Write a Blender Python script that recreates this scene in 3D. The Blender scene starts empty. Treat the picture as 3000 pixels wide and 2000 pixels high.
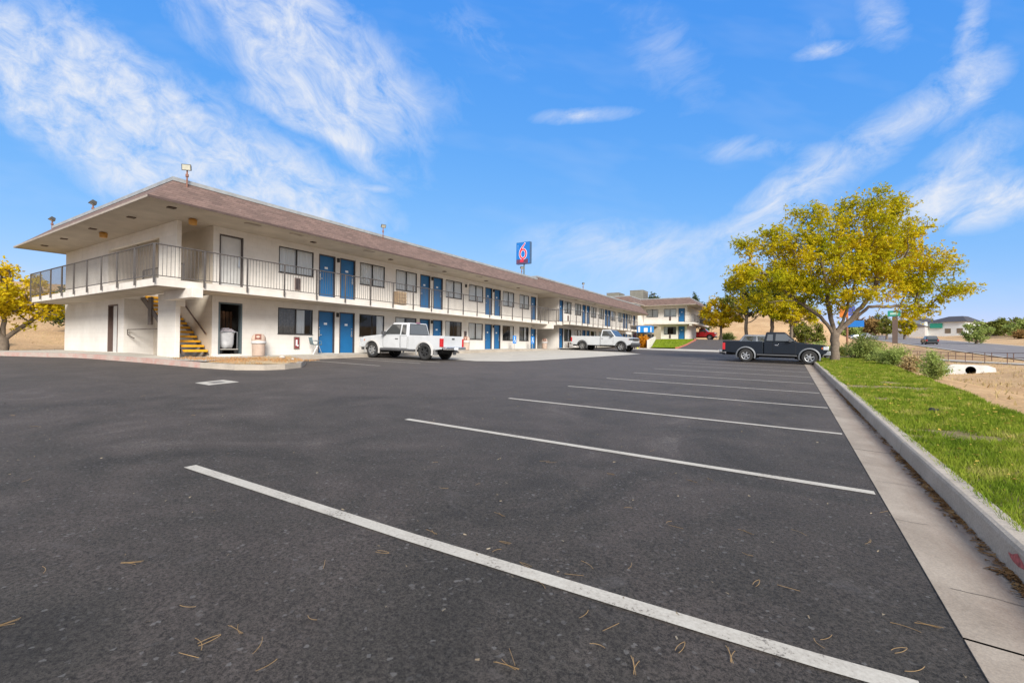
import bpy, bmesh, math, random
import numpy as np
from mathutils import Vector, Matrix, noise
random.seed(7)
R=math.radians; PI=math.pi
scene=bpy.context.scene
COL=scene.collection
# ------------------------------------------------------------------ materials
MATS={}
def _mat(name):
    m=bpy.data.materials.new(name); m.use_nodes=True
    nt=m.node_tree; b=nt.nodes['Principled BSDF']; return m,nt,b
def N(nt,t,**k):
    n=nt.nodes.new(t)
    for a,v in k.items(): setattr(n,a,v)
    return n
def noise_tex(nt,scale,detail=4,rough=.55,vec=None,dist=0):
    n=N(nt,'ShaderNodeTexNoise'); n.inputs['Scale'].default_value=scale; n.inputs['Detail'].default_value=detail
    n.inputs['Roughness'].default_value=rough; n.inputs['Distortion'].default_value=dist
    if vec is not None: nt.links.new(vec,n.inputs['Vector'])
    return n
def ramp(nt,fac,stops):
    r=N(nt,'ShaderNodeValToRGB'); e=r.color_ramp.elements
    while len(e)<len(stops): e.new(.5)
    for q,(p,c) in zip(e,stops): q.position=p; q.color=(*c,1) if len(c)==3 else c
    nt.links.new(fac,r.inputs[0]); return r
def mix(nt,fac,a,b,mode='MIX'):
    m=N(nt,'ShaderNodeMix',data_type='RGBA',blend_type=mode)
    for s,v in ((0,fac),(6,a),(7,b)):
        if isinstance(v,bpy.types.NodeSocket): nt.links.new(v,m.inputs[s])
        elif s==0: m.inputs[0].default_value=v
        else: m.inputs[s].default_value=(*v,1)
    return m.outputs[2]
def vec_world(nt,scale=(1,1,1),rot=(0,0,0)):
    g=N(nt,'ShaderNodeNewGeometry'); mp=N(nt,'ShaderNodeMapping'); nt.links.new(g.outputs['Position'],mp.inputs[0])
    mp.inputs['Scale'].default_value=scale; mp.inputs['Rotation'].default_value=rot; return mp.outputs[0]
def bump(nt,b,h,strength=.3,dist=.02):
    n=N(nt,'ShaderNodeBump'); n.inputs['Strength'].default_value=strength; n.inputs['Distance'].default_value=dist
    nt.links.new(h,n.inputs['Height']); nt.links.new(n.outputs[0],b.inputs['Normal']); return n
def simple(name,c,rough=.6,metal=0,var=.12,scale=3,c2=None,bmp=0,bscale=60,coat=0,spec=.5):
    if name in MATS: return MATS[name]
    m,nt,b=_mat(name)
    b.inputs['Roughness'].default_value=rough; b.inputs['Metallic'].default_value=metal
    b.inputs['Specular IOR Level'].default_value=spec
    if coat: b.inputs['Coat Weight'].default_value=coat; b.inputs['Coat Roughness'].default_value=.05
    v=vec_world(nt)
    n=noise_tex(nt,scale,6,.6,v)
    d=c2 or tuple(x*(1-var*2) for x in c)
    r=ramp(nt,n.outputs[0],[(.3,d),(.68,c)])
    nt.links.new(r.outputs[0],b.inputs['Base Color'])
    if bmp: bump(nt,b,noise_tex(nt,bscale,3,.6,v).outputs[0],bmp,.01)
    MATS[name]=m; return m
def m_asphalt():
    m,nt,b=_mat('asphalt'); v=vec_world(nt)
    fine=noise_tex(nt,52,5,1.0,v); big=noise_tex(nt,.55,6,.66,v,1.2); mid=noise_tex(nt,2.2,5,.65,v)
    vor=N(nt,'ShaderNodeTexVoronoi'); vor.inputs['Scale'].default_value=60; nt.links.new(v,vor.inputs['Vector'])
    base=ramp(nt,big.outputs[0],[(.30,(.031,.0275,.0235)),(.46,(.047,.041,.0345)),(.60,(.060,.050,.043)),(.74,(.100,.087,.076))]).outputs[0]
    c=mix(nt,.7,base,ramp(nt,mid.outputs[0],[(.25,(.34,.34,.34)),(.8,(.66,.64,.64))]).outputs[0],'OVERLAY')
    c=mix(nt,.9,c,ramp(nt,fine.outputs[0],[(.40,(.03,.03,.03)),(.60,(.97,.97,.97))]).outputs[0],'OVERLAY')
    # grazing sheen painted into the colour: paler towards the building and far end
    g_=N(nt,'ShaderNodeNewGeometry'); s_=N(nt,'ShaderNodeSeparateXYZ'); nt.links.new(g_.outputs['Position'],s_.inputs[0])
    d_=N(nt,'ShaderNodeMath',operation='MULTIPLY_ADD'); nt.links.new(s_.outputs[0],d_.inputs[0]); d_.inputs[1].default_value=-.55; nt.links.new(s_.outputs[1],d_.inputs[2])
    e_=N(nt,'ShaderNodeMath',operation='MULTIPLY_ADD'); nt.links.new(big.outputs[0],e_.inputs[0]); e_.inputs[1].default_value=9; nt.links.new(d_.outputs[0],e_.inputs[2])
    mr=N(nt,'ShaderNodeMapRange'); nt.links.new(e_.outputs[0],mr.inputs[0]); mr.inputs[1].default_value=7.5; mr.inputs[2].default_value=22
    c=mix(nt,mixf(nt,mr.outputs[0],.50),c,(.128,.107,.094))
    sp=ramp(nt,vor.outputs['Color'],[(.86,(0,0,0)),(.94,(1,1,1))])
    c=mix(nt,mixf(nt,sp.outputs[0],.35),c,(.26,.25,.24))
    st=noise_tex(nt,.9,6,.7,vec_world(nt,(1,1.6,1)),1.5)
    sf=ramp(nt,st.outputs[0],[(.6,(0,0,0)),(.76,(1,1,1))])
    c=mix(nt,mixf(nt,sf.outputs[0],.28),c,(.17,.155,.15))
    nt.links.new(c,b.inputs['Base Color']); b.inputs['Roughness'].default_value=.75; b.inputs['Specular IOR Level'].default_value=.3
    bump(nt,b,fine.outputs[0],.8,.012); return m
def mixf(nt,sock,k):
    a=N(nt,'ShaderNodeMath',operation='MULTIPLY'); nt.links.new(sock,a.inputs[0]); a.inputs[1].default_value=k; return a.outputs[0]
def m_stucco(name,c1,c2):
    m,nt,b=_mat(name); g=N(nt,'ShaderNodeNewGeometry')
    sep=N(nt,'ShaderNodeSeparateXYZ'); nt.links.new(g.outputs['Position'],sep.inputs[0])
    add=N(nt,'ShaderNodeMath',operation='ADD'); nt.links.new(sep.outputs[0],add.inputs[0]); nt.links.new(sep.outputs[1],add.inputs[1])
    cb=N(nt,'ShaderNodeCombineXYZ'); nt.links.new(add.outputs[0],cb.inputs[0]); nt.links.new(sep.outputs[2],cb.inputs[1])
    br=N(nt,'ShaderNodeTexBrick'); nt.links.new(cb.outputs[0],br.inputs['Vector'])
    br.inputs['Scale'].default_value=1; br.inputs['Brick Width'].default_value=.4; br.inputs['Row Height'].default_value=.2
    br.inputs['Mortar Size'].default_value=.006; br.inputs['Mortar Smooth'].default_value=.6
    br.inputs['Color1'].default_value=(1,1,1,1); br.inputs['Color2'].default_value=(.97,.97,.97,1); br.inputs['Mortar'].default_value=(.86,.86,.86,1)
    n=noise_tex(nt,1.1,6,.65,g.outputs['Position']); f=noise_tex(nt,45,3,.6,g.outputs['Position'])
    c=ramp(nt,n.outputs[0],[(.3,c2),(.65,c1)]).outputs[0]
    stain=noise_tex(nt,1.0,5,.7,vec_world(nt,(3.0,3.0,.5)))
    sf=ramp(nt,stain.outputs[0],[(.58,(0,0,0)),(.8,(1,1,1))])
    c=mix(nt,mixf(nt,sf.outputs[0],.3),c,tuple(x*.72 for x in c2))
    c=mix(nt,1,c,br.outputs['Color'],'MULTIPLY')
    nt.links.new(c,b.inputs['Base Color']); b.inputs['Roughness'].default_value=.9
    bump(nt,b,f.outputs[0],.35,.01); return m
def m_shingle():
    m,nt,b=_mat('shingle'); g=N(nt,'ShaderNodeNewGeometry')
    sep=N(nt,'ShaderNodeSeparateXYZ'); nt.links.new(g.outputs['Position'],sep.inputs[0])
    add=N(nt,'ShaderNodeMath',operation='ADD'); nt.links.new(sep.outputs[0],add.inputs[0]); nt.links.new(sep.outputs[1],add.inputs[1])
    cb=N(nt,'ShaderNodeCombineXYZ'); nt.links.new(add.outputs[0],cb.inputs[0]); nt.links.new(sep.outputs[2],cb.inputs[1])
    br=N(nt,'ShaderNodeTexBrick'); nt.links.new(cb.outputs[0],br.inputs['Vector'])
    br.inputs['Scale'].default_value=1; br.inputs['Brick Width'].default_value=.3; br.inputs['Row Height'].default_value=.105
    br.inputs['Mortar Size'].default_value=.008; br.inputs['Bias'].default_value=-.1
    br.inputs['Color1'].default_value=(.178,.116,.092,1); br.inputs['Color2'].default_value=(.118,.078,.062,1); br.inputs['Mortar'].default_value=(.10,.058,.05,1)
    n=noise_tex(nt,1.6,6,.7,g.outputs['Position'],.8)
    c=mix(nt,.55,br.outputs['Color'],ramp(nt,n.outputs[0],[(.3,(.36,.36,.36)),(.7,(.64,.62,.62))]).outputs[0],'OVERLAY')
    w=noise_tex(nt,3.4,6,.75,vec_world(nt,(1,1,2.2)),2.0); wf=ramp(nt,w.outputs[0],[(.60,(0,0,0)),(.72,(1,1,1))])
    c=mix(nt,mixf(nt,wf.outputs[0],.38),c,(.36,.28,.25))
    nt.links.new(c,b.inputs['Base Color']); b.inputs['Roughness'].default_value=.95
    bump(nt,b,br.outputs['Fac'],-.5,.02); return m
def m_paint_line():
    m,nt,b=_mat('worn_white_paint'); v=vec_world(nt)
    n=noise_tex(nt,55,4,.75,v); n2=noise_tex(nt,4,4,.6,v)
    a=N(nt,'ShaderNodeMath',operation='ADD'); nt.links.new(n.outputs[0],a.inputs[0]); nt.links.new(mixf(nt,n2.outputs[0],.5),a.inputs[1])
    r=ramp(nt,a.outputs[0],[(.55,(.12,.105,.09)),(.63,(.37,.335,.28)),(.9,(.47,.435,.37))])
    nt.links.new(r.outputs[0],b.inputs['Base Color']); b.inputs['Roughness'].default_value=.8; return m
def m_concrete(name,c1,c2,red=False):
    m,nt,b=_mat(name); v=vec_world(nt)
    n=noise_tex(nt,1.3,7,.7,v,.5); f=noise_tex(nt,70,3,.7,v)
    c=ramp(nt,n.outputs[0],[(.28,c2),(.66,c1)]).outputs[0]
    c=mix(nt,.45,c,ramp(nt,f.outputs[0],[(.3,(.3,.3,.3)),(.7,(.7,.7,.7))]).outputs[0],'OVERLAY')
    if red:
        rn=noise_tex(nt,2.2,6,.75,v); rf=ramp(nt,rn.outputs[0],[(.42,(0,0,0)),(.6,(1,1,1))])
        c=mix(nt,mixf(nt,rf.outputs[0],.5),c,(.48,.17,.14))
    nt.links.new(c,b.inputs['Base Color']); b.inputs['Roughness'].default_value=.9; bump(nt,b,f.outputs[0],.3,.006); return m
def m_gutter():
    m,nt,b=_mat('gutter_concrete'); g=N(nt,'ShaderNodeNewGeometry'); v=vec_world(nt)
    sep=N(nt,'ShaderNodeSeparateXYZ'); nt.links.new(g.outputs['Position'],sep.inputs[0])
    n=noise_tex(nt,1.3,7,.7,v,.5); f=noise_tex(nt,80,3,.7,v)
    c=ramp(nt,n.outputs[0],[(.28,(.19,.150,.112)),(.62,(.335,.28,.22))]).outputs[0]
    c=mix(nt,.4,c,ramp(nt,f.outputs[0],[(.3,(.3,.3,.3)),(.7,(.7,.7,.7))]).outputs[0],'OVERLAY')
    # a band of washed-in silt along the kerb
    mr=N(nt,'ShaderNodeMapRange'); nt.links.new(sep.outputs[0],mr.inputs[0]); mr.inputs[1].default_value=.74; mr.inputs[2].default_value=1.02
    sn=noise_tex(nt,2.6,6,.75,vec_world(nt,(2.5,.7,1)),.8)
    mm=N(nt,'ShaderNodeMath',operation='MULTIPLY'); nt.links.new(mr.outputs[0],mm.inputs[0]); nt.links.new(ramp(nt,sn.outputs[0],[(.35,(0,0,0)),(.6,(1,1,1))]).outputs[0],mm.inputs[1])
    c=mix(nt,mixf(nt,mm.outputs[0],.8),c,(.20,.125,.085))
    nt.links.new(c,b.inputs['Base Color']); b.inputs['Roughness'].default_value=.9; bump(nt,b,f.outputs[0],.35,.006); return m
def m_dirt(name,cols,scale=.25,fs=9):
    m,nt,b=_mat(name); v=vec_world(nt)
    n=noise_tex(nt,scale,8,.68,v,.4); f=noise_tex(nt,fs,5,.75,v); l=noise_tex(nt,scale*5,6,.7,v,1)
    c=ramp(nt,n.outputs[0],[(.28,cols[0]),(.5,cols[1]),(.72,cols[2])]).outputs[0]
    c=mix(nt,.8,c,ramp(nt,f.outputs[0],[(.28,(.22,.22,.22)),(.72,(.78,.78,.78))]).outputs[0],'OVERLAY')
    bf=ramp(nt,l.outputs[0],[(.55,(0,0,0)),(.7,(1,1,1))])
    c=mix(nt,mixf(nt,bf.outputs[0],.55),c,cols[3])
    nt.links.new(c,b.inputs['Base Color']); b.inputs['Roughness'].default_value=.95; b.inputs['Specular IOR Level'].default_value=.2
    bump(nt,b,f.outputs[0],.7,.05); return m
def m_leaf(name,stops,scale=.7,trans=.35):
    m=bpy.data.materials.new(name); m.use_nodes=True; nt=m.node_tree; nt.nodes.clear()
    out=N(nt,'ShaderNodeOutputMaterial'); v=vec_world(nt)
    n=noise_tex(nt,scale,4,.7,v); f=noise_tex(nt,7,2,.8,v)
    a=N(nt,'ShaderNodeMath',operation='MULTIPLY_ADD'); nt.links.new(f.outputs[0],a.inputs[0]); a.inputs[1].default_value=.36; 
    b=N(nt,'ShaderNodeMath',operation='SUBTRACT'); nt.links.new(n.outputs[0],b.inputs[0]); b.inputs[1].default_value=.18
    nt.links.new(b.outputs[0],a.inputs[2])
    c=ramp(nt,a.outputs[0],stops).outputs[0]
    d=N(nt,'ShaderNodeBsdfDiffuse'); t=N(nt,'ShaderNodeBsdfTranslucent'); ms=N(nt,'ShaderNodeMixShader'); ms.inputs[0].default_value=trans
    nt.links.new(c,d.inputs[0]); nt.links.new(c,t.inputs[0]); nt.links.new(d.outputs[0],ms.inputs[1]); nt.links.new(t.outputs[0],ms.inputs[2])
    nt.links.new(ms.outputs[0],out.inputs[0]); return m
def m_glass(name,c=(.03,.035,.035),rough=.04):
    m,nt,b=_mat(name); b.inputs['Base Color'].default_value=(*c,1); b.inputs['Roughness'].default_value=rough
    b.inputs['Specular IOR Level'].default_value=.8
    return m
def m_pane():
    m=bpy.data.materials.new('window_glass'); m.use_nodes=True; nt=m.node_tree; nt.nodes.clear()
    out=N(nt,'ShaderNodeOutputMaterial'); tr=N(nt,'ShaderNodeBsdfTransparent'); gl=N(nt,'ShaderNodeBsdfGlossy'); gl.inputs['Roughness'].default_value=.02
    tr.inputs[0].default_value=(.97,.98,.975,1)
    fr=N(nt,'ShaderNodeFresnel'); fr.inputs[0].default_value=1.5; ms=N(nt,'ShaderNodeMixShader')
    nt.links.new(fr.outputs[0],ms.inputs[0]); nt.links.new(tr.outputs[0],ms.inputs[1]); nt.links.new(gl.outputs[0],ms.inputs[2]); nt.links.new(ms.outputs[0],out.inputs[0]); return m
def m_curtain():
    m,nt,b=_mat('curtain'); g=N(nt,'ShaderNodeNewGeometry'); 
    n=noise_tex(nt,1,3,.6,vec_world(nt,(9,9,.4)))
    c=ramp(nt,n.outputs[0],[(.3,(.86,.85,.82)),(.7,(.96,.955,.93))]).outputs[0]; nt.links.new(c,b.inputs['Base Color']); b.inputs['Roughness'].default_value=.9
    return m
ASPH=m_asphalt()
STUCCO=m_stucco('painted_block',(.74,.70,.64),(.65,.605,.545)); PILLAR=m_stucco('pillar_stucco',(.77,.72,.645),(.67,.62,.54))
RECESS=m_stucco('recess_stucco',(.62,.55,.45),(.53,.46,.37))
SHING=m_shingle(); LINEP=m_paint_line()
CONC=m_concrete('pale_concrete',(.50,.46,.39),(.38,.345,.29)); KERBC=m_concrete('kerb_concrete',(.46,.395,.32),(.31,.265,.21)); GUT=m_gutter()
REDK=m_concrete('red_kerb',(.47,.39,.33),(.40,.32,.27),True); REDK2=m_concrete('red_orange_kerb',(.50,.17,.10),(.42,.11,.08))
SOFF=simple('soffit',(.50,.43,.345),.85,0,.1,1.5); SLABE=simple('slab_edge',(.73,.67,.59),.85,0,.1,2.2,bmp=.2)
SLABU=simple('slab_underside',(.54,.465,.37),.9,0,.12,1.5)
RAILM=simple('rail_brown',(.12,.105,.095),.5,.2,.15,6); FRAMEM=simple('door_frame',(.075,.06,.055),.5,0,.1,5)
CAPM=simple('roof_cap_metal',(.42,.43,.42),.5,.3,.15,3); FASC=simple('fascia_board',(.40,.34,.28),.8,0,.15,3); FLATR=simple('flat_roof',(.30,.29,.27),.9,0,.1,1)
BLUED=simple('blue_door_paint',(.012,.135,.33),.45,0,.16,2.5,c2=(.010,.115,.285)); TEALD=simple('white_door_paint',(.60,.59,.56),.5,0,.06,3)
WFR=simple('window_frame_bronze',(.045,.04,.036),.45,.3,.1,5); PANE=m_pane(); CURT=m_curtain(); DCURT=simple('grey_curtain',(.30,.29,.28),.9,0,.2,12)
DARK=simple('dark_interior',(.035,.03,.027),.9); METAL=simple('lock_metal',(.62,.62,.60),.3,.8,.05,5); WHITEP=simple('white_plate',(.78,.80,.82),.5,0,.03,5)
YEL=simple('yellow_tread',(.85,.42,.01),.6,0,.15,6); STRING=simple('stair_stringer',(.16,.13,.11),.6,.2,.2,5)
BLACKM=simple('black_metal',(.03,.03,.03),.5,.3); WOODM=simple('dark_wood',(.10,.055,.03),.7,0,.3,4); TANW=simple('tan_wood',(.40,.28,.17),.7,0,.15,6)
LAMPY=simple('amber_lens',(.55,.28,.06),.4,0,.1,8); REDP=simple('red_paint',(.42,.02,.02),.35,0,.1,5)
BARK=simple('bark',(.21,.165,.12),.95,0,.25,6,c2=(.12,.09,.068),bmp=.9,bscale=22); BARKD=simple('dark_bark',(.13,.10,.08),.95,0,.3,5,bmp=.6,bscale=20)
DIRT=m_dirt('dry_dirt',[(.36,.22,.11),(.47,.30,.155),(.54,.37,.20),(.33,.25,.10)],.2)
DRYG=m_dirt('dry_grass_bed',[(.42,.31,.18),(.52,.38,.22),(.46,.25,.12),(.60,.50,.38)],1.2,25)
LAWN=m_dirt('lawn_soil',[(.15,.14,.05),(.24,.19,.09),(.34,.26,.14),(.20,.20,.06)],.8,18)
GRASSM=m_leaf('grass_blades',[(.18,(.06,.11,.012)),(.40,(.14,.21,.020)),(.56,(.26,.31,.035)),(.70,(.48,.40,.14))],2.4,.25)
# ------------------------------------------------------------------ mesh builder
OFF={}
class MB:
    def __init__(s): s.v=[]; s.f=[]
    def quad(s,a,b,c,d): i=len(s.v); s.v+=[tuple(a),tuple(b),tuple(c),tuple(d)]; s.f.append((i,i+1,i+2,i+3)); return s
    def poly(s,pts): i=len(s.v); s.v+=[tuple(p) for p in pts]; s.f.append(tuple(range(i,i+len(pts)))); return s
    def box(s,x0,x1,y0,y1,z0,z1):
        x0,x1=min(x0,x1),max(x0,x1); y0,y1=min(y0,y1),max(y0,y1); z0,z1=min(z0,z1),max(z0,z1)
        i=len(s.v); s.v+=[(x0,y0,z0),(x1,y0,z0),(x1,y1,z0),(x0,y1,z0),(x0,y0,z1),(x1,y0,z1),(x1,y1,z1),(x0,y1,z1)]
        s.f+=[tuple(i+k for k in q) for q in ((0,3,2,1),(4,5,6,7),(0,1,5,4),(1,2,6,5),(2,3,7,6),(3,0,4,7))]; return s
    def hexa(s,P):
        i=len(s.v); s.v+=[tuple(p) for p in P]
        s.f+=[tuple(i+k for k in q) for q in ((0,3,2,1),(4,5,6,7),(0,1,5,4),(1,2,6,5),(2,3,7,6),(3,0,4,7))]; return s
    def tube(s,p0,p1,r0,r1=None,n=8,caps=True):
        p0=Vector(p0);p1=Vector(p1); r1=r0 if r1 is None else r1; d=(p1-p0)
        if d.length<1e-6: return s
        d.normalize(); a=d.orthogonal().normalized(); b=d.cross(a); i=len(s.v)
        for p,r in((p0,r0),(p1,r1)):
            for k in range(n):
                t=2*PI*k/n; s.v.append(tuple(p+a*(r*math.cos(t))+b*(r*math.sin(t))))
        for k in range(n): s.f.append((i+k,i+(k+1)%n,i+n+(k+1)%n,i+n+k))
        if caps: s.f.append(tuple(i+n-1-k for k in range(n))); s.f.append(tuple(i+n+k for k in range(n)))
        return s
    def path(s,pts,r,n=6):
        for a,b in zip(pts[:-1],pts[1:]): s.tube(a,b,r,r,n)
        return s
    def prism(s,poly,ax,a,b):
        # poly: 2D points; ax 'z': (x,y); 'y': (x,z); 'x': (y,z)
        def P(p,t): return {'z':(p[0],p[1],t),'y':(p[0],t,p[1]),'x':(t,p[0],p[1])}[ax]
        n=len(poly); i=len(s.v); s.v+=[P(p,a) for p in poly]+[P(p,b) for p in poly]
        s.f.append(tuple(i+k for k in range(n))[::-1]); s.f.append(tuple(i+n+k for k in range(n)))
        for k in range(n): s.f.append((i+k,i+(k+1)%n,i+n+(k+1)%n,i+n+k))
        return s
    def lathe(s,c,prof,n=16,ax='z'):
        i=len(s.v); m=len(prof)
        for (r,h) in prof:
            for k in range(n):
                t=2*PI*k/n; u,w=r*math.cos(t),r*math.sin(t)
                s.v.append({'z':(c[0]+u,c[1]+w,c[2]+h),'y':(c[0]+u,c[1]+h,c[2]+w),'x':(c[0]+h,c[1]+u,c[2]+w)}[ax])
        for j in range(m-1):
            for k in range(n): s.f.append((i+j*n+k,i+j*n+(k+1)%n,i+(j+1)*n+(k+1)%n,i+(j+1)*n+k))
        if prof[0]==prof[-1]: return s
        if prof[0][0]>1e-4: s.f.append(tuple(i+k for k in range(n)))
        if prof[-1][0]>1e-4: s.f.append(tuple(i+(m-1)*n+k for k in range(n)))
        return s
    def grid(s,xs,ys,zf):
        i=len(s.v); nx=len(xs)
        for y in ys:
            for x in xs: s.v.append((x,y,zf(x,y)))
        for j in range(len(ys)-1):
            for k in range(nx-1): a=i+j*nx+k; s.f.append((a,a+1,a+1+nx,a+nx))
        return s
    def build(s,name,mat,parent=None,smooth=False,bevel=0,label=None,norm=True,seg=2):
        me=bpy.data.meshes.new(name); o=OFF.get(parent.name,(0,0,0)) if parent else (0,0,0)
        vs=[(x-o[0],y-o[1],z-o[2]) for x,y,z in s.v] if o!=(0,0,0) else s.v
        me.from_pydata(vs,[],s.f)
        if norm:
            bm=bmesh.new(); bm.from_mesh(me); bmesh.ops.recalc_face_normals(bm,faces=bm.faces); bm.to_mesh(me); bm.free()
        if isinstance(mat,(list,tuple)):
            for q in mat: me.materials.append(q)
        else: me.materials.append(mat)
        ob=bpy.data.objects.new(name,me); COL.objects.link(ob)
        if parent: ob.parent=parent; OFF[ob.name]=o
        if smooth:
            me.polygons.foreach_set('use_smooth',[True]*len(me.polygons))
        if bevel:
            md=ob.modifiers.new('b','BEVEL'); md.width=bevel; md.segments=seg; md.limit_method='ANGLE'; md.angle_limit=R(35)
            if smooth is False: pass
        if label: ob['label']=label
        me.update(); return ob
def tag(o,label,cat,group=None,kind=None):
    if label: o['label']=label
    if cat: o['category']=cat
    if group: o['group']=group
    if kind: o['kind']=kind
    return o
def thing(name,label,cat,loc=(0,0,0),rot=(0,0,0),group=None,world=True):
    o=bpy.data.objects.new(name,None); COL.objects.link(o); o.location=loc; o.rotation_euler=rot; o.empty_display_size=.3
    OFF[o.name]=tuple(loc) if world else (0,0,0)
    return tag(o,label,cat,group)
def struct(o): o['kind']='structure'; return o
def copy_tree(o,parent=None):
    c=o.copy(); COL.objects.link(c); c.parent=parent
    if parent is not None and parent.type=='EMPTY': pass
    OFF[c.name]=OFF.get(o.name,(0,0,0))
    for ch in [q for q in bpy.data.objects if q.parent==o]: copy_tree(ch,c)
    return c
def place(o,loc,rz=0,label=None):
    o.location=loc; o.rotation_euler=(0,0,rz)
    if label: o['label']=label
    return o
# ------------------------------------------------------------------ camera frame
F,YAW,ROLL,PITCH=1324.2,.5521,.0104,.0094
fw=Vector((-math.sin(YAW)*math.cos(PITCH),math.cos(YAW)*math.cos(PITCH),math.sin(PITCH)))
r0=Vector((math.cos(YAW),math.sin(YAW),0)); u0=r0.cross(fw)
cr=math.cos(ROLL)*r0+math.sin(ROLL)*u0; cu=-math.sin(ROLL)*r0+math.cos(ROLL)*u0
CAMZ=1.2
cam=bpy.data.cameras.new('camera'); camo=bpy.data.objects.new('camera',cam); COL.objects.link(camo)
M=Matrix((( cr.x,cu.x,-fw.x,0),(cr.y,cu.y,-fw.y,0),(cr.z,cu.z,-fw.z,CAMZ),(0,0,0,1)))
camo.matrix_world=M; cam.sensor_width=36; cam.lens=F/3000*36; cam.clip_end=3000; cam.clip_start=.05; scene.camera=camo
# ------------------------------------------------------------------ terrain
def ss(a,b,x):
    t=min(1,max(0,(x-a)/(b-a))); return t*t*(3-2*t)
def gz(X,Y):
    z=-.05+.015*min(Y,46)-.021*max(X,-24)
    if Y>46: z+=1.44*ss(46,68,Y)+.003*(Y-46)
    return z
def Rz(Y):
    z=.32+.038*(min(Y,430)-65)
    if Y<40: z=-.63
    elif Y<60: z=-.63+(.13+.63)*ss(36,60,Y)
    if Y>430: z-=.02*(Y-430)
    return z
def ditch(Y): return -.62+ (Rz(Y)-.3+.62)*ss(82,120,Y)
def nz(x,y,s): return noise.noise(Vector((x*s,y*s,.3)))
def ground(X,Y):
    k=gz(1.2,min(Y,75))+(.0 if Y<50 else .05)
    if X<1.25:
        z=gz(X,min(Y,90))-.3
    else:
        t=X-1.2
        d=ditch(Y)
        if Y>60: k=k+(d-k)*ss(60,85,Y)
        z=k+(d-k)*ss(2.7,7.2,t)
        pz=min(Rz(Y)-.22,max(-.12,Rz(Y)-1.1)) if Y>50 else -.17
        z=z+(max(pz,d)-z)*ss(10,14,X)
        z=z+(Rz(Y)-.07-z)*ss(15.5,19.6,X)
        z+= .055*max(0,min(X,120)-35)*ss(33,50,X)+ (.02*max(0,X-120))
        z+= .08*nz(X,Y,.35)*ss(5,7,X)*(1-ss(15,19,X)) + .03*nz(X,Y,1.3)*ss(5,7,X)*(1-ss(15,19,X))
        z+= .5*nz(X,Y,.06)*ss(36,60,X)
    # hills
    h=10.5*math.exp(-((Y-160)/42)**2)*(1-ss(0,16,X))*(1+.18*nz(X,Y,.03))
    if X>16: h=0
    z+=h*ss(95,120,Y)
    hl=ss(36,95,-X)*(8.0+2.2*nz(X,Y,.03))
    z+=hl*ss(-40,-10,Y)
    if X<-35: z+=.25*nz(X,Y,.35)*ss(35,42,-X)+.30*ss(34,37,-X)
    if Y>86 and X<1.25: z+=.35*ss(84,90,Y)
    if Y>320: z+= 6*nz(X,Y,.006)*ss(320,420,Y)*(1-ss(10,30,X)*(1-ss(60,90,X)))
    return z
def axis(segs):
    out=[]
    for a,b,st in segs:
        n=max(1,int(round((b-a)/st))); out+=[a+(b-a)*i/n for i in range(n)]
    out.append(segs[-1][1]); return out
xs=axis([(-320,-100,14),(-100,-34,2.2),(-34,.6,4.3),(.6,1.3,.7),(1.3,22,.45),(22,36,1.4),(36,120,4),(120,620,22)])
ys=axis([(-90,-10,10),(-10,4,1.5),(4,60,.9),(60,130,1.8),(130,260,5),(260,700,16)])
g=MB().grid(xs,ys,ground).build('ground',DIRT,smooth=True,norm=False); struct(g)
# parking lot asphalt
ax=axis([(-60,-24,2),(-24,.63,1.03)]); ay=axis([(-14,48,1.5),(48,86,1.2)])
m=MB()
def lotz(x,y): return gz(x,y)
i0=0
m.grid(ax,ay,lotz); 
_c=lambda f:(sum(m.v[k][0] for k in f)/4,sum(m.v[k][1] for k in f)/4)
m.f=[f for f in m.f if not (_c(f)[0]<-10.5 and _c(f)[1]>50.5)]
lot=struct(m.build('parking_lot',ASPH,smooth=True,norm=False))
# asphalt returning in front of the kerb right of the red truck drive is closed by the kerb
KJ=[-8.0,-3.2,-.7,2.65,6.6,12.6,18.6,24.6,30.6,36.6,42.6,48]
def kx(Y): return .63+.0*Y
# gutter pan, kerb (cast in lengths with open joints)
m=MB(); mk=MB(); mr=MB()
for a,b in zip(KJ[:-1],KJ[1:]):
    st=[a+.008+(b-a-.016)*i/8 for i in range(9)]
    for y0,y1 in zip(st[:-1],st[1:]):
        za,zb=gz(.63,y0),gz(.63,y1)
        m.quad((.63,y0,za+.006),(1.05,y0,za-.012),(1.05,y1,zb-.012),(.63,y1,zb+.006))
        m.quad((.63,y0,za+.006),(.63,y1,zb+.006),(.63,y1,zb-.06),(.63,y0,za-.06))
    prof=[(1.045,-.03),(1.062,.118),(1.072,.138),(1.092,.148),(1.185,.150),(1.20,.14),(1.20,-.2)]
    n=len(prof); i=len(mk.v)
    for y in st:
        z=gz(.63,y); w=.004*nz(0,y,3)+.003*nz(4,y,11)
        for k,(x,h) in enumerate(prof): mk.v.append((x+w,y,z+h+.004*nz(x*5,y,4)))
    for j in range(len(st)-1):
        for k in range(n-1): q=i+j*n+k; mk.f.append((q,q+1,q+1+n,q+n))
    mk.f.append(tuple(i+k for k in range(n))); mk.f.append(tuple(i+(len(st)-1)*n+k for k in range(n)))
ck=MB()
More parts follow.
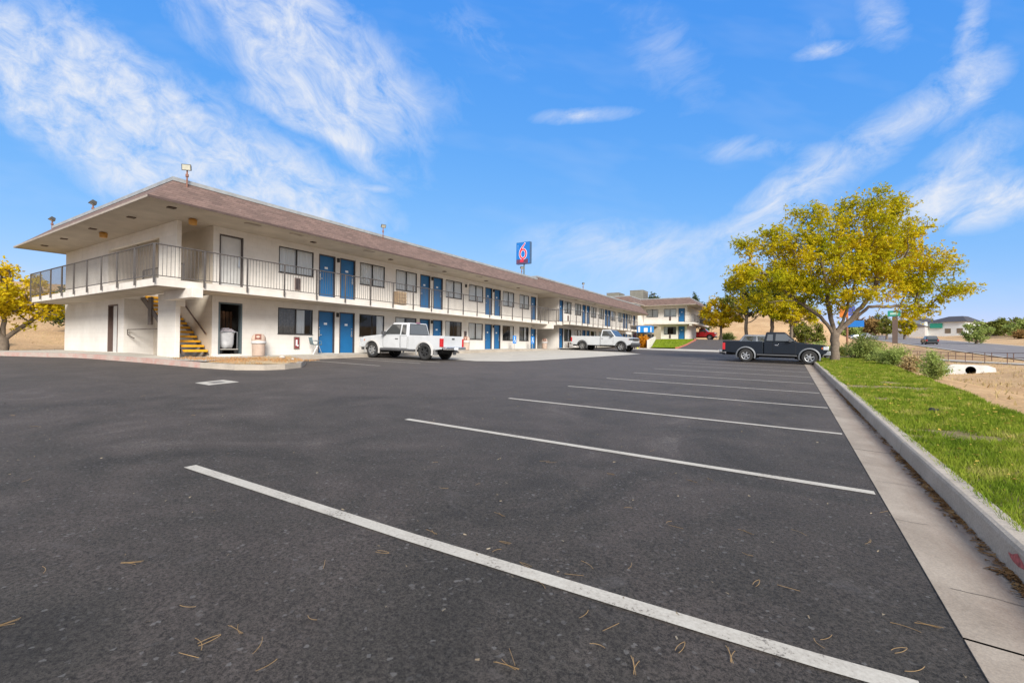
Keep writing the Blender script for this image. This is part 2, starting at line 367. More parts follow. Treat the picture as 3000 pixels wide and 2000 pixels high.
for yc,x0_,x1_ in ((4.15,.64,.80),(5.2,.66,.93),(9.1,.64,1.03),(15.4,.64,1.03),(3.15,.70,1.02)):
    x=x0_; y=yc
    while x<x1_:
        xn=x+.035; yn=y+.018*noise.noise(Vector((x*30,yc,1.7))); f_=lambda a_: (a_-.63)/.42
        za=gz(.63,y)+.006-.018*f_(x)+.0025; zb=gz(.63,yn)+.006-.018*f_(xn)+.0025
        ck.quad((x,y-.002,za),(xn,yn-.002,zb),(xn,yn+.002,zb),(x,y+.002,za)); x,y=xn,yn
struct(ck.build('gutter_cracks',simple('crack_dark',(.06,.048,.038),.95),norm=False))
struct(m.build('gutter',GUT,norm=False)); struct(mk.build('kerb',KERBC))
m=MB(); m.box(.60,1.19,-9,48,-.5,-.4); 
for y0 in range(-9,48): m.hexa([(.62,y0,gz(.63,y0)-.09),(1.19,y0,gz(.63,y0)-.09),(1.19,y0+1,gz(.63,y0+1)-.09),(.62,y0+1,gz(.63,y0+1)-.09),(.62,y0,gz(.63,y0)-.045),(1.19,y0,gz(.63,y0)-.045),(1.19,y0+1,gz(.63,y0+1)-.045),(.62,y0+1,gz(.63,y0+1)-.045)])
struct(m.build('joint_soil',DARK))
# faded red paint patch on the kerb face near the camera
m=MB()
for k in range(26):
    y0=3.40+.0105*k; z=gz(.63,y0); q0=.045+.02*nz(1,y0,9)+.0022*abs(k-11); q1=.108+.012*nz(5,y0,14)-.0030*abs(k-14)
    if q1-q0<.006: continue
    X_=lambda h: 1.045+.017*(h+.03)/.148-.003
    m.quad((X_(q0),y0,z+q0),(X_(q0),y0+.0105,z+q0),(X_(q1),y0+.0105,z+q1),(X_(q1),y0,z+q1))
struct(m.build('red_kerb_mark',simple('red_spray',(.50,.12,.11),.8,0,.35,45)))
# stall lines on the kerb side
m=MB()
for i in range(16):
    Y=2.0+2.783*i; n=10; w=.05
    if i>=14 or i==0: continue
    for k in range(n):
        xa=-4.72+(.60+4.72)*k/n; xb=-4.72+(.60+4.72)*(k+1)/n
        m.quad((xa,Y-w,gz(xa,Y-w)+.005),(xb,Y-w,gz(xb,Y-w)+.005),(xb,Y+w,gz(xb,Y+w)+.005),(xa,Y+w,gz(xa,Y+w)+.005))
def onlot(px,py):
    d=fw+cr*((px-1500)/F)-cu*((py-1000)/F); t=.5
    for _ in range(60): p=Vector((0,0,CAMZ))+d*t; t*=(CAMZ-gz(p.x,p.y))/(CAMZ-p.z)
    return p
lp=[onlot(*q_) for q_ in ((556,1366),(1200,1574),(2100,1849),(2400,1938),(2700,2022))]
for a_,b_ in zip(lp[:-1],lp[1:]):
    for k in range(6):
        p_=a_+(b_-a_)*k/6; q_=a_+(b_-a_)*(k+1)/6; m.quad((p_.x,p_.y-w,gz(p_.x,p_.y)+.005),(q_.x,q_.y-w,gz(q_.x,q_.y)+.005),(q_.x,q_.y+w,gz(q_.x,q_.y)+.005),(p_.x,p_.y+w,gz(p_.x,p_.y)+.005))
for Y in (11.75,13.9,19.0):
    if Y>18: continue
    for k in range(8):
        xa=-17.7+(4.7)*k/8; xb=-17.7+4.7*(k+1)/8
        m.quad((xa,Y-w,gz(xa,Y-w)+.005),(xb,Y-w,gz(xb,Y-w)+.005),(xb,Y+w,gz(xb,Y+w)+.005),(xa,Y+w,gz(xa,Y+w)+.005))
for Y in (14.9,17.6):
    for k in range(8):
        xa=-17.7+(4.9)*k/8; xb=-17.7+4.9*(k+1)/8
        m.quad((xa,Y-w,gz(xa,Y-w)+.005),(xb,Y-w,gz(xb,Y-w)+.005),(xb,Y+w,gz(xb,Y+w)+.005),(xa,Y+w,gz(xa,Y+w)+.005))
struct(m.build('parking_stall_lines',LINEP))
# drain cover patch
m=MB(); 
m.poly([(x,y,gz(x,y)+.006) for x,y in [(-11.62,5.02),(-10.93,5.0),(-11.12,5.75),(-11.86,5.74)]])
p=m.build('utility_cover',CONC); tag(p,'pale square concrete utility cover set flush in the asphalt near the island','utility cover')
m=MB(); m.poly([(x,y,gz(x,y)+.011) for x,y in [(-11.50,5.22),(-11.22,5.22),(-11.28,5.52),(-11.56,5.52)]]); m.build('lid',simple('lid_metal',(.25,.23,.21),.6,.4),p)
# sheets that lie on the lot
def sheet(name,poly,mat,dz,step=1.0,zf=gz):
    x0=min(p[0] for p in poly);x1=max(p[0] for p in poly);y0=min(p[1] for p in poly);y1=max(p[1] for p in poly)
    bm=bmesh.new(); f=bm.faces.new([bm.verts.new((x,y,0)) for x,y in poly])
    for ax_,a,b in ((0,x0,x1),(1,y0,y1)):
        k=math.ceil(a/step)*step
        while k<b:
            no=(1,0,0) if ax_==0 else (0,1,0); co=(k,0,0) if ax_==0 else (0,k,0)
            bmesh.ops.bisect_plane(bm,geom=bm.verts[:]+bm.edges[:]+bm.faces[:],plane_co=co,plane_no=no); k+=step
    for v in bm.verts: v.co.z=zf(v.co.x,v.co.y)+dz
    me=bpy.data.meshes.new(name); bm.normal_update()
    for f in bm.faces:
        if f.normal.z<0: f.normal_flip()
    bm.to_mesh(me); bm.free(); me.materials.append(mat); ob=bpy.data.objects.new(name,me); COL.objects.link(ob); return struct(ob)
sheet('concrete_apron',[(-17.9,17.3),(-12.4,17.0),(-11.3,17.9),(-10.8,19.5),(-10.3,25),(-9.7,34.5),(-12,36.6),(-17.9,37.4)],CONC,.008)
# concrete swale across the foot of the drive
sheet('concrete_swale',[(-15.0,47.5),(-10.3,47.2),(-7,47.6),(2,48.0),(2,50.2),(-7,50.6),(-10.1,50.6),(-15,49.8)],CONC,.012)
# walks and island
FL=.72
KB=[(-58,-1.5),(-45,1.6),(-34,4.1),(-27,5.5),(-23,6.35),(-19.5,6.78),(-16,7.05),(-14.5,7.35),(-13.85,7.9),(-13.74,8.5),(-14.1,9.3),(-15.4,10.35),(-17.9,11.5)]
def off(poly,d):
    out=[]
    for i,p in enumerate(poly):
        a=poly[max(0,i-1)]; b=poly[min(len(poly)-1,i+1)]; dx,dy=b[0]-a[0],b[1]-a[1]; L=math.hypot(dx,dy); out.append((p[0]-dy/L*d,p[1]+dx/L*d))
    return out
KI=off(KB,.16)
def kh(p,i): # kerb top height
    return gz(p[0],p[1])+.17
def kerbstrip(name,a,b,mat):
    m=MB()
    for i in range(a,b):
        P,Q,p,q=KB[i],KB[i+1],KI[i],KI[i+1]
        n=4
        for k in range(n):
            l=lambda A,B,t:(A[0]+(B[0]-A[0])*t,A[1]+(B[1]-A[1])*t)
            t0,t1=k/n,(k+1)/n; A0,A1,B0,B1=l(P,Q,t0),l(P,Q,t1),l(p,q,t0),l(p,q,t1)
            za,zb=kh(A0,i),kh(A1,i)
            m.hexa([(*A0,za-.4),(*B0,za-.4),(*B1,zb-.4),(*A1,zb-.4),(*A0,za),(*B0,za),(*B1,zb),(*A1,zb)])
    return struct(m.build(name,mat,bevel=.0))
kerbstrip('kerb_far_left',0,2,KERBC); kerbstrip('kerb_red',2,6,REDK); kerbstrip('kerb_island',6,12,KERBC)
# walk along the end of the wing (follows the kerb, meets the wall)
wp=[(-33,4.3)]+[(x,y) for x,y in KI[3:7]]+[(-17.2,8.6),(-17.9,9.8),(-17.9,37.4),(-19.4,37.4),(-19.4,7.9),(-33,7.9)]
sheet('walkway',wp,CONC,0,1.0,lambda x,y: gz(max(min(x,-17.9),-24),min(y,30))+.165)
m=MB(); 
for k in range(52): 
    y0=11.4+.5*k; z0=gz(-17.9,min(30,y0))+.165; z1=gz(-17.9,min(30,y0+.5))+.165
    m.quad((-17.9,y0,z0),(-17.9,y0+.5,z1),(-17.9,y0+.5,z1-.3),(-17.9,y0,z0-.3))
struct(m.build('walkway_edge',KERBC))
ip=[KI[i] for i in range(5,13)]+[(-17.9,9.8),(-17.2,8.6),(-18.0,7.6)]
sheet('island_bed',ip[1:],DRYG,0,.5,lambda x,y: gz(x,y)+.165+.05*abs(nz(x,y,1.7)))
# lawn strip along the kerb
def lawn_edge(Y): return 2.75+ .055*min(max(Y-8,0),16)+.12*nz(0,Y,.4)
lw=MB(); lx=[i/10 for i in range(11)]; ly=axis([(-4,14,.3),(14,34,.6),(34,50,1.2)])
def lawnz(X,Y): return gz(1.2,Y)+.135+.015*nz(X,Y,1.1)+.03*ss(1.2,2.2,X)
def _lz(x,y): return lawnz(x,y)
i=0
for y in ly:
    e=lawn_edge(y)
    for t in lx:
        X=1.195+(e+.5-1.195)*t; z=lawnz(X,y) if t<.8 else lawnz(X,y)+(ground(X,y)-.05-lawnz(X,y))*((t-.8)/.2)
        lw.v.append((X,y,z))
for j in range(len(ly)-1):
    for k in range(10): a=j*11+k; lw.f.append((a,a+1,a+12,a+11))
struct(lw.build('lawn',LAWN,smooth=True,norm=False))
rng=np.random.default_rng(3)
def blades(name,pts,hmin,hmax,w,mat,label,kind='stuff'):
    n=len(pts); P=np.array(pts); ang=rng.uniform(0,2*PI,n); h=rng.uniform(hmin,hmax,n); lean=rng.normal(0,.45,(n,2))*h[:,None]
    ww=w*rng.uniform(.6,1.4,n)*np.clip(P[:,3],.5,3)
    dx=np.cos(ang)*ww; dy=np.sin(ang)*ww
    V=np.zeros((n,3,3)); V[:,0]=P[:,:3]; V[:,1]=P[:,:3]; V[:,2]=P[:,:3]
    V[:,0,0]-=dx; V[:,0,1]-=dy; V[:,1,0]+=dx; V[:,1,1]+=dy; V[:,2,0]+=lean[:,0]; V[:,2,1]+=lean[:,1]; V[:,2,2]+=h
    me=bpy.data.meshes.new(name); me.vertices.add(3*n); me.vertices.foreach_set('co',V.reshape(-1)); me.loops.add(3*n); me.loops.foreach_set('vertex_index',np.arange(3*n))
    me.polygons.add(n); me.polygons.foreach_set('loop_start',np.arange(0,3*n,3)); me.update(calc_edges=True); me.materials.append(mat)
    o=bpy.data.objects.new(name,me); COL.objects.link(o); tag(o,label,'grass',None,kind); return o
pts=[]
for _ in range(210000):
    Y=1.5+ (rng.random()**1.9)*34
    e=lawn_edge(Y); X=1.145+rng.random()*(e+.15-1.145)
    den=nz(X*1.3,Y,.9)+.5*nz(X,Y,3.1)
    if den<-.50+.25*rng.random(): continue
    pts.append((X,Y,lawnz(X,Y)-.005,.6+Y*.07))
blades('lawn_grass',pts,.02,.085,.0048,GRASSM,'short green grass growing on the strip beside the kerb')
# dry grass tufts over ditch dirt and left hill: sparse
pts=[]
for _ in range(26000):
    if rng.random()<.6:
        X=rng.uniform(3.8,19); Y=rng.uniform(8,95)
        if nz(X,Y,.25)+.4*nz(X,Y,1.2)<.12: continue
    else:
        X=rng.uniform(-90,-34.6); Y=rng.uniform(-4,45)
        if Y<5.2-(-X-34)*.3+1.2 and X>-58: continue
        if nz(X,Y,.3)<-.1: continue
    pts.append((X,Y,ground(X,Y)-.01,2.2))
DG=m_leaf('dry_grass',[(.25,(.34,.25,.11)),(.55,(.50,.38,.19)),(.85,(.36,.34,.12))],.5,.2)
blades('dry_grass',pts,.06,.22,.010,DG,'dry straw-coloured grass scattered over the bare dirt ditch and hillside')
# ------------------------------------------------------------------ road at right
m=MB(); rw=[]
ry=axis([(-60,60,4),(60,200,4),(200,430,10)])
m.grid([20,23.2,26.5,29.8,33],ry,lambda x,y:Rz(y)+.0); struct(m.build('road',simple('road_asphalt',(.20,.18,.175),.9,0,.12,.6,bmp=.3,bscale=40),smooth=True,norm=False))
m=MB()
for y0 in range(20,420,12):
    for x in (26.4,):
        m.quad((x-.09,y0,Rz(y0)+.012),(x+.09,y0,Rz(y0)+.012),(x+.09,y0+5,Rz(y0+5)+.012),(x-.09,y0+5,Rz(y0+5)+.012))
for y0 in range(-40,420,4):
    for x in (32.4,): m.quad((x-.07,y0,Rz(y0)+.012),(x+.07,y0,Rz(y0)+.012),(x+.07,y0+4,Rz(y0+4)+.012),(x-.07,y0+4,Rz(y0+4)+.012))
struct(m.build('road_markings',LINEP))
m=MB(); m.grid([33,33.5],ry,lambda x,y:Rz(y)+.03); m.grid([19.6,20.0],ry,lambda x,y:Rz(y)+.03); struct(m.build('road_kerb',CONC,norm=False))
# level path with railing beyond the ditch
PA=[(20.4,42),(17.5,57.4),(13.2,82.7),(10.5,98)]
def pathpt(t): 
    s=t*3; i=min(2,int(s)); f=s-i; return (PA[i][0]+(PA[i+1][0]-PA[i][0])*f,PA[i][1]+(PA[i+1][1]-PA[i][1])*f)
m=MB()
for k in range(30):
    a=pathpt(k/30); b=pathpt((k+1)/30)
    m.hexa([(a[0]-.2,a[1],-.35),(a[0]+2.2,a[1],-.35),(b[0]+2.2,b[1],-.35),(b[0]-.2,b[1],-.35),(a[0]-.2,a[1],.04),(a[0]+2.2,a[1],.07),(b[0]+2.2,b[1],.07),(b[0]-.2,b[1],.04)])
struct(m.build('footpath',CONC,norm=False))
PRUST=simple('rusty_pipe',(.22,.13,.10),.7,.2,.3,4)
for side,lab in ((0,'rust-brown pipe railing on the ditch side of the footpath'),(2.0,'rust-brown pipe railing on the road side of the footpath')):
    a0=pathpt(0); t=thing('pipe_railing',lab,'railing',(a0[0]+side,a0[1],0))
    m=MB(); 
    ps=[pathpt(k/22) for k in range(23)]
    for k in range(23): 
        MB().tube((ps[k][0]+side,ps[k][1],-.05),(ps[k][0]+side,ps[k][1],1.0),.035,n=6).build('post',PRUST,t)
    for a,b in zip(ps[:-1],ps[1:]):
        m.tube((a[0]+side,a[1],1.0),(b[0]+side,b[1],1.0),.02,n=6); m.tube((a[0]+side,a[1],.55),(b[0]+side,b[1],.55),.016,n=6)
    m.build('rail',PRUST,t)
# culvert
t=thing('culvert','white concrete culvert headwall with a round dark pipe mouth in the dirt bank','culvert',(11.1,45.6,-.66),(0,0,0),world=False); t.scale=(.92,1,1)
t.rotation_euler=(0,0,R(-14))
m=MB(); pr_=[(-1.45,.05),(-1.0,-.12),(1.2,-.25),(1.55,.1),(1.45,.62),(1.0,.80),(-.9,.82),(-1.5,.62)]
HR=.31; cx,cz=.1,.40
ring=[(cx+HR*math.cos(2*PI*k/24),cz+HR*math.sin(2*PI*k/24)) for k in range(24)]
bm=bmesh.new()
o_=[bm.verts.new((x,0,z)) for x,z in pr_]; r_=[bm.verts.new((x,0,z)) for x,z in ring]
es=[bm.edges.new((o_[i],o_[(i+1)%len(o_)])) for i in range(len(o_))]+[bm.edges.new((r_[i],r_[(i+1)%24])) for i in range(24)]
bmesh.ops.triangle_fill(bm,use_beauty=True,edges=es)
bm.faces.ensure_lookup_table()
ext=bmesh.ops.extrude_face_region(bm,geom=bm.faces[:]); 
for v in ext['geom']:
    if isinstance(v,bmesh.types.BMVert): v.co.y+=.35
bmesh.ops.recalc_face_normals(bm,faces=bm.faces)
me=bpy.data.meshes.new('headwall'); bm.to_mesh(me); bm.free(); me.materials.append(simple('white_concrete',(.88,.88,.84),.85,0,.15,2)); o=bpy.data.objects.new('headwall',me); COL.objects.link(o); o.parent=t
m=MB(); 
i=len(m.v)
for y in (.005,3.0):
    for k in range(24): m.v.append((cx+(HR+.0)*math.cos(2*PI*k/24),y,cz+HR*math.sin(2*PI*k/24)))
for k in range(24): m.f.append((k,(k+1)%24,24+(k+1)%24,24+k))
m.f.append(tuple(range(24,48))); m.build('pipe',simple('rusty_pipe_dark',(.10,.06,.045),.8,.1,.3,3),t,norm=False)
# ------------------------------------------------------------------ motel
def railing(parent,pts,z0,ztop,posts_sp=1.41,pb=.17,first=True,sp=.117,post_in=.05):
    """pts: polyline of plan points; one railing part with post sub-parts"""
    m=MB(); posts=[]
    for (a,b) in zip(pts[:-1],pts[1:]):
        a=Vector((*a,0));b=Vector((*b,0)); L=(b-a).length; d=(b-a)/L
        m.tube(a+Vector((0,0,ztop)),b+Vector((0,0,ztop)),.024,n=6); m.tube(a+Vector((0,0,z0+.075)),b+Vector((0,0,z0+.075)),.02,n=4)
        n=int(L/sp)
        for k in range(1,n):
            p=a+d*(L*k/n); m.tube((p.x,p.y,z0+.075),(p.x,p.y,ztop),.0085,n=4,caps=False)
        q=max(1,round(L/posts_sp))
        for k in range(q+1):
            p_=a+d*(L*k/q)
            if all((p_-o_).length>.1 for o_ in posts) and (first or (p_-Vector((*pts[0],0))).length>.1): posts.append(p_)
    r=m.build('railing',RAILM,parent)
    for p in posts:
        MB().box(p.x-.024,p.x+.024,p.y-.024,p.y+.024,z0-pb,ztop-.01).build('post',RAILM,r)
    return r
def wall_x(m,X,y0,y1,z0,z1,ops,depth=.16,sx=1):
    """wall plane x=X facing +x (sx=1) with rectangular openings [(ya,yb,za,zb)]"""
    Y=sorted({y0,y1,*[o[0] for o in ops],*[o[1] for o in ops]}); Z=sorted({z0,z1,*[o[2] for o in ops],*[o[3] for o in ops]})
    for a,b in zip(Y[:-1],Y[1:]):
        for c,d in zip(Z[:-1],Z[1:]):
            if any(o[0]<=a+1e-6 and o[1]>=b-1e-6 and o[2]<=c+1e-6 and o[3]>=d-1e-6 for o in ops): continue
            m.quad((X,a,c),(X,b,c),(X,b,d),(X,a,d))
    for (a,b,c,d) in ops:
        x=X-depth*sx
        m.quad((X,a,c),(x,a,c),(x,a,d),(X,a,d)); m.quad((X,b,c),(X,b,d),(x,b,d),(x,b,c)); m.quad((X,a,d),(x,a,d),(x,b,d),(X,b,d)); m.quad((X,a,c),(X,b,c),(x,b,c),(x,a,c))
def wall_y(m,Yp,x0,x1,z0,z1,ops,depth=.16):
    t=MB(); wall_x(t,0,x0,x1,z0,z1,ops,depth)
    i=len(m.v); m.v+=[(y,Yp-x,z) for x,y,z in t.v]; m.f+=[tuple(i+k for k in f) for f in t.f]
# door / window builders. frame: 'X' facade facing +x at X ; 'Y' facade facing -y at Y
def loc3(ax,P,u,z,d):  # u along facade, d = depth inwards
    return (P-d,u,z) if ax=='X' else (u,P+d,z)
def lbox(m,ax,P,u0,u1,z0,z1,d0,d1):
    a=loc3(ax,P,u0,z0,d0); b=loc3(ax,P,u1,z1,d1); m.box(a[0],b[0],a[1],b[1],a[2],b[2]); return m
def door(parent,ax,P,u0,u1,z0,h=2.03,mat=None,handle='hi',number=None,label=None,detail=True):
    mat=mat or BLUED
    m=MB(); lbox(m,ax,P,u0+.045,u1-.045,z0+.012,z0+h-.045,.085,.13)
    o=m.build('door',mat,parent,bevel=.004,label=label)
    f=MB(); lbox(f,ax,P,u0,u0+.045,z0,z0+h,-.012,.14); lbox(f,ax,P,u1-.045,u1,z0,z0+h,-.012,.14); lbox(f,ax,P,u0+.045,u1-.045,z0+h-.045,z0+h,-.012,.14); f.build('frame',FRAMEM,o)
    if detail:
        s=u0+.12 if handle=='lo' else u1-.12
        k=MB(); lbox(k,ax,P,s-.022,s+.022,z0+.80,z0+1.12,.065,.085); lbox(k,ax,P,s-.018,s+.018,z0+.86,z0+.90,.03,.065); 
        dd=.1 if handle=='lo' else -.1
        lbox(k,ax,P,min(s,s+dd),max(s,s+dd),z0+.865,z0+.895,.018,.034); k.build('handle',METAL,o)
        k=MB(); lbox(k,ax,P,s-.025,s+.025,z0+1.19,z0+1.25,.068,.085); k.build('lock',METAL,o)
        c=(u0+u1)/2
        if mat is BLUED: k=MB(); lbox(k,ax,P,c-.085,c+.085,z0+1.37,z0+1.47,.077,.085); k.build('number_plate',WHITEP,o)
    return o
def window(parent,ax,P,u0,u1,z0,z1,style=0,seed=0):
    f=MB(); t=.035
    lbox(f,ax,P,u0,u0+t,z0,z1,-.004,.05); lbox(f,ax,P,u1-t,u1,z0,z1,-.004,.05); lbox(f,ax,P,u0+t,u1-t,z1-t,z1,-.004,.05); lbox(f,ax,P,u0+t,u1-t,z0,z0+t,-.004,.05)
    c=(u0+u1)/2; lbox(f,ax,P,c-.025,c+.025,z0+t,z1-t,-.001,.048)
    o=f.build('window',WFR,parent)
    g=MB(); 
    for a,b,d in ((u0+t,c-.025,.014),(c+.025,u1-t,.022)):
        g.quad(loc3(ax,P,a,z0+t,d),loc3(ax,P,b,z0+t,d),loc3(ax,P,b,z1-t,d),loc3(ax,P,a,z1-t,d))
    g.build('pane',PANE,o,norm=False)
    rr=random.Random(seed)
    def drape(a,b,mat,nm='curtain'):
        q=MB(); n=max(4,int((b-a)/.03)); 
        for k in range(n+1):
            u=a+(b-a)*k/n; d=.070+.012*math.sin(k*1.3+seed)+.007*math.sin(k*2.9)
            q.v.append(loc3(ax,P,u,z0-.02,d)); q.v.append(loc3(ax,P,u,z1+.02,d))
        for k in range(n): q.f.append((2*k,2*k+2,2*k+3,2*k+1))
        q.build(nm,mat,o,smooth=True,norm=False)
    w=u1-u0
    if style==0: drape(u0+.01,u1-.01,CURT)
    elif style==1: drape(u0,c-.0,DCURT); drape(c+.02,u0+w*.78,CURT)
    elif style==2: drape(u0+w*.72,u1,CURT)
    elif style==3: drape(u0,u0+w*.45,CURT); drape(u0+w*.5,u1,DCURT)
    elif style==4: drape(u0,u0+w*.3,CURT); drape(u0+w*.75,u1,DCURT)
    s=MB(); lbox(s,ax,P,u0-.02,u1+.02,z0-.03,z0-.002,-.025,.12); s.build('sill',FRAMEM,o)
    return o
def wall_lamp(parent,ax,P,u,z):
    m=MB(); lbox(m,ax,P,u-.05,u+.05,z-.09,z+.09,-.10,0); lbox(m,ax,P,u-.065,u+.065,z+.09,z+.11,-.115,0); return m.build('wall_lamp',BLACKM,parent,bevel=.008)
def ext_cab(parent,ax,P,u,z,full=True):
    m=MB(); lbox(m,ax,P,u-.13,u+.13,z,z+.55,-.05,0)
    o=m.build('extinguisher_cabinet',simple('cabinet_brown',(.20,.14,.12),.5,0,.1,5),parent,bevel=.006)
    k=MB(); lbox(k,ax,P,u-.10,u+.10,z+.04,z+.51,-.054,-.0505); k.build('glass_front',simple('cab_red' if full else 'cab_dark',(.30,.05,.05) if full else (.085,.06,.055),.3,0,.3,9),o)
    k=MB(); 
    if full: 
        lbox(k,ax,P,u-.06,u+.02,z+.15,z+.42,-.058,-.0545); lbox(k,ax,P,u-.0,u+.07,z+.12,z+.2,-.058,-.0545); k.build('sticker',WHITEP,o)
    return o
def mansard(parent,x0,x1,y0,y1,ze,zr,ins,fh=.055):
    """outer eave rectangle -> inset ridge rectangle, with fascia, cap, flat top and soffit"""
    e=[(x0,y0),(x1,y0),(x1,y1),(x0,y1)]; r=[(x0+ins,y0+ins),(x1-ins,y0+ins),(x1-ins,y1-ins),(x0+ins,y1-ins)]
    m=MB()
    for k in range(4):
        a,b=e[k],e[(k+1)%4]; c,d=r[(k+1)%4],r[k]; m.quad((*a,ze+fh),(*b,ze+fh),(*c,zr),(*d,zr))
    rf=m.build('roof',SHING,parent)
    m=MB(); t_=.03
    m.box(x0-t_,x1,y0-t_,y0,ze-.02,ze+fh); m.box(x0-t_,x0,y0,y1,ze-.02,ze+fh); m.box(x0-t_,x1,y1,y1+t_,ze-.02,ze+fh)
    m.build('fascia',FASC,rf); MB().box(x1,x1+.02,y0-t_,y1+t_,ze-.015,ze+fh).build('eave_shadow_strip',simple('eave_shadow_brown',(.10,.065,.055),.7,0,.15,3),rf)  # front eave strip painted dark to draw the shadow line under the shingles
    m=MB(); 
    for k in range(4):
        a,b=r[k],r[(k+1)%4]
        if a[0]==b[0]: m.box(a[0]-.06,a[0]+.06,a[1]-.06,b[1]+.06,zr-.03,zr+.10)
        else: m.box(a[0]+.06,b[0]-.06,a[1]-.06,a[1]+.06,zr-.03,zr+.10)
    m.build('cap',CAPM,rf)
    MB().box(r[0][0],r[2][0],r[0][1],r[2][1],zr-.25,zr-.2).build('roof_deck',FLATR,rf)
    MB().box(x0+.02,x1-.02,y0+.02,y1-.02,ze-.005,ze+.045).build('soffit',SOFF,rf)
    return rf
def vent(parent,x,y,z,s=.22):
    MB().box(x-s/2,x+s/2,y-s/2,y+s/2,z-.035,z-.006).build('soffit_vent',WOODM,parent)
# ---- near wing
X1=-19.12; Z1=.75; Z2=3.45; SOF=5.75
W1=thing('motel_wing','nearest two-storey motel wing with yellow stairs, brown mansard roof and blue doors','building',(-25,20,.5))
wins=[(11.47,13.16),(15.86,17.55),(18.38,20.07),(22.76,24.46),(25.24,26.95),(29.62,31.29),(32.18,33.74)]
doors=[(13.45,14.36),(14.64,15.56),(20.36,21.26),(21.54,22.45),(27.22,28.13),(28.42,29.31),(34.09,35.02)]
ops=[]
for z0,(wa,wb) in ((Z1,(1.62,2.77)),(Z2,(4.33,5.47))):
    for a,b in wins: ops.append((a,b,wa,wb))
    for a,b in doors: ops.append((a,b,z0,z0+2.03))
ops.append((9.05,9.95,Z1,Z1+2.05)); ops.append((9.05,9.95,Z2,Z2+2.03))
m=MB(); wall_x(m,X1,8.82,35.28,.3,SOF,ops)
# end wall (faces -y) of the store beside the stairs, and upper part
YW=7.75
wall_y(m,YW,-31.9,-24.3,.3,3.06,[(-26.05,-24.95,Z1,2.83)]); wall_y(m,YW,-31.9,-26.2,3.29,SOF,[])
m.quad((-24.3,YW,.3),(-24.3,YW+1.07,.3),(-24.3,YW+1.07,3.06),(-24.3,YW,3.06)); m.quad((-26.2,YW,3.29),(-26.2,YW+1.07,3.29),(-26.2,YW+1.07,SOF),(-26.2,YW,SOF))
m.quad((-31.9,YW,.3),(-31.9,35.3,.3),(-31.9,35.3,SOF),(-31.9,YW,SOF)); m.quad((-31.9,35.28,.3),(X1,35.28,.3),(X1,35.28,SOF),(-31.9,35.28,SOF))
m.build('wall',STUCCO,W1,norm=False)
# lintel over the upper recess
m=MB(); m.box(-26.2,-20.93,YW,YW+.12,5.30,SOF); m.build('lintel',PILLAR,W1)
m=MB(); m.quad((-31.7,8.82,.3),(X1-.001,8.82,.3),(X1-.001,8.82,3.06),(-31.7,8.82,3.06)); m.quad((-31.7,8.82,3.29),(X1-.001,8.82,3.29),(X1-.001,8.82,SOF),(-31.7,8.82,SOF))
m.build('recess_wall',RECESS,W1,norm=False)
m=MB(); m.box(-20.93,-19.44,YW-.03,YW+.13,.3,3.05); m.box(-20.93,-19.44,YW-.03,YW+.13,3.29,SOF); m.build('pillar',PILLAR,W1,bevel=.012)
m=MB(); m.box(-19.60,-19.34,YW-.05,YW+.25,2.55,3.05); m.build('pillar_bracket',PILLAR,W1,bevel=.01)
m=MB(); m.box(-19.3,-17.15,7.28,7.62,2.72,3.05); m.build('cantilever_beam',SLABE,W1,bevel=.01)
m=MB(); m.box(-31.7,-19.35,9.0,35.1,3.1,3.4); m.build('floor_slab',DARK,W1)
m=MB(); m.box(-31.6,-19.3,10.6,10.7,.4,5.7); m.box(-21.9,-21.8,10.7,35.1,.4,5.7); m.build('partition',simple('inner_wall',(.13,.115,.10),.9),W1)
# gallery slab
sl=MB(); sl.box(-31.3,-17.6,6.40,7.60,3.05,3.295); sl.box(X1-.0,-17.6,7.60,35.9,3.05,3.295); sl.box(-31.3,-21.2,7.60,7.745,3.05,3.295); sl.box(-26.2,-22.9,7.75,8.81,3.05,3.295)
sb=sl.build('gallery_slab',SLABE,W1)
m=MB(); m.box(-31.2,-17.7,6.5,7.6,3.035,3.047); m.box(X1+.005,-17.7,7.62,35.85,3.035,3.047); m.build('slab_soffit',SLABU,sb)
railing(W1,[(-31.2,6.35),(-17.55,6.35),(-17.55,35.9)],3.295,4.40,1.45)
m1=MB(); 
railing(W1,[(-22.85,7.9),(-19.3,7.9)],3.295,4.15,1.8,.0)
for i,(a,b) in enumerate(wins):
    window(W1,'X',X1,a,b,1.62,2.77,[1,2,3,4,0,2,1][i],i); window(W1,'X',X1,a,b,4.33,5.47,0,i+10)
for i,(a,b) in enumerate(doors):
    hd='lo' if i%2==0 else 'hi'
    door(W1,'X',X1,a,b,Z1,handle=hd); door(W1,'X',X1,a,b,Z2,handle=hd)
door(W1,'X',X1,9.05,9.95,Z2,mat=TEALD,handle='hi',label='white unnumbered upper door next to the stair recess')
f=MB(); lbox(f,'X',X1,9.05,9.11,Z1,Z1+2.05,-.012,.16); lbox(f,'X',X1,9.89,9.95,Z1,Z1+2.05,-.012,.16); lbox(f,'X',X1,9.11,9.89,Z1+1.99,Z1+2.05,-.012,.16); f.build('door_frame',simple('teal_frame',(.10,.13,.14),.5),W1)
o=MB(); lbox(o,'Y',YW,-25.55,-25.0,Z1,2.78,.03,.07); o.build('door',TEALD,W1,label='pale door leaf standing in the end wall of the wing')
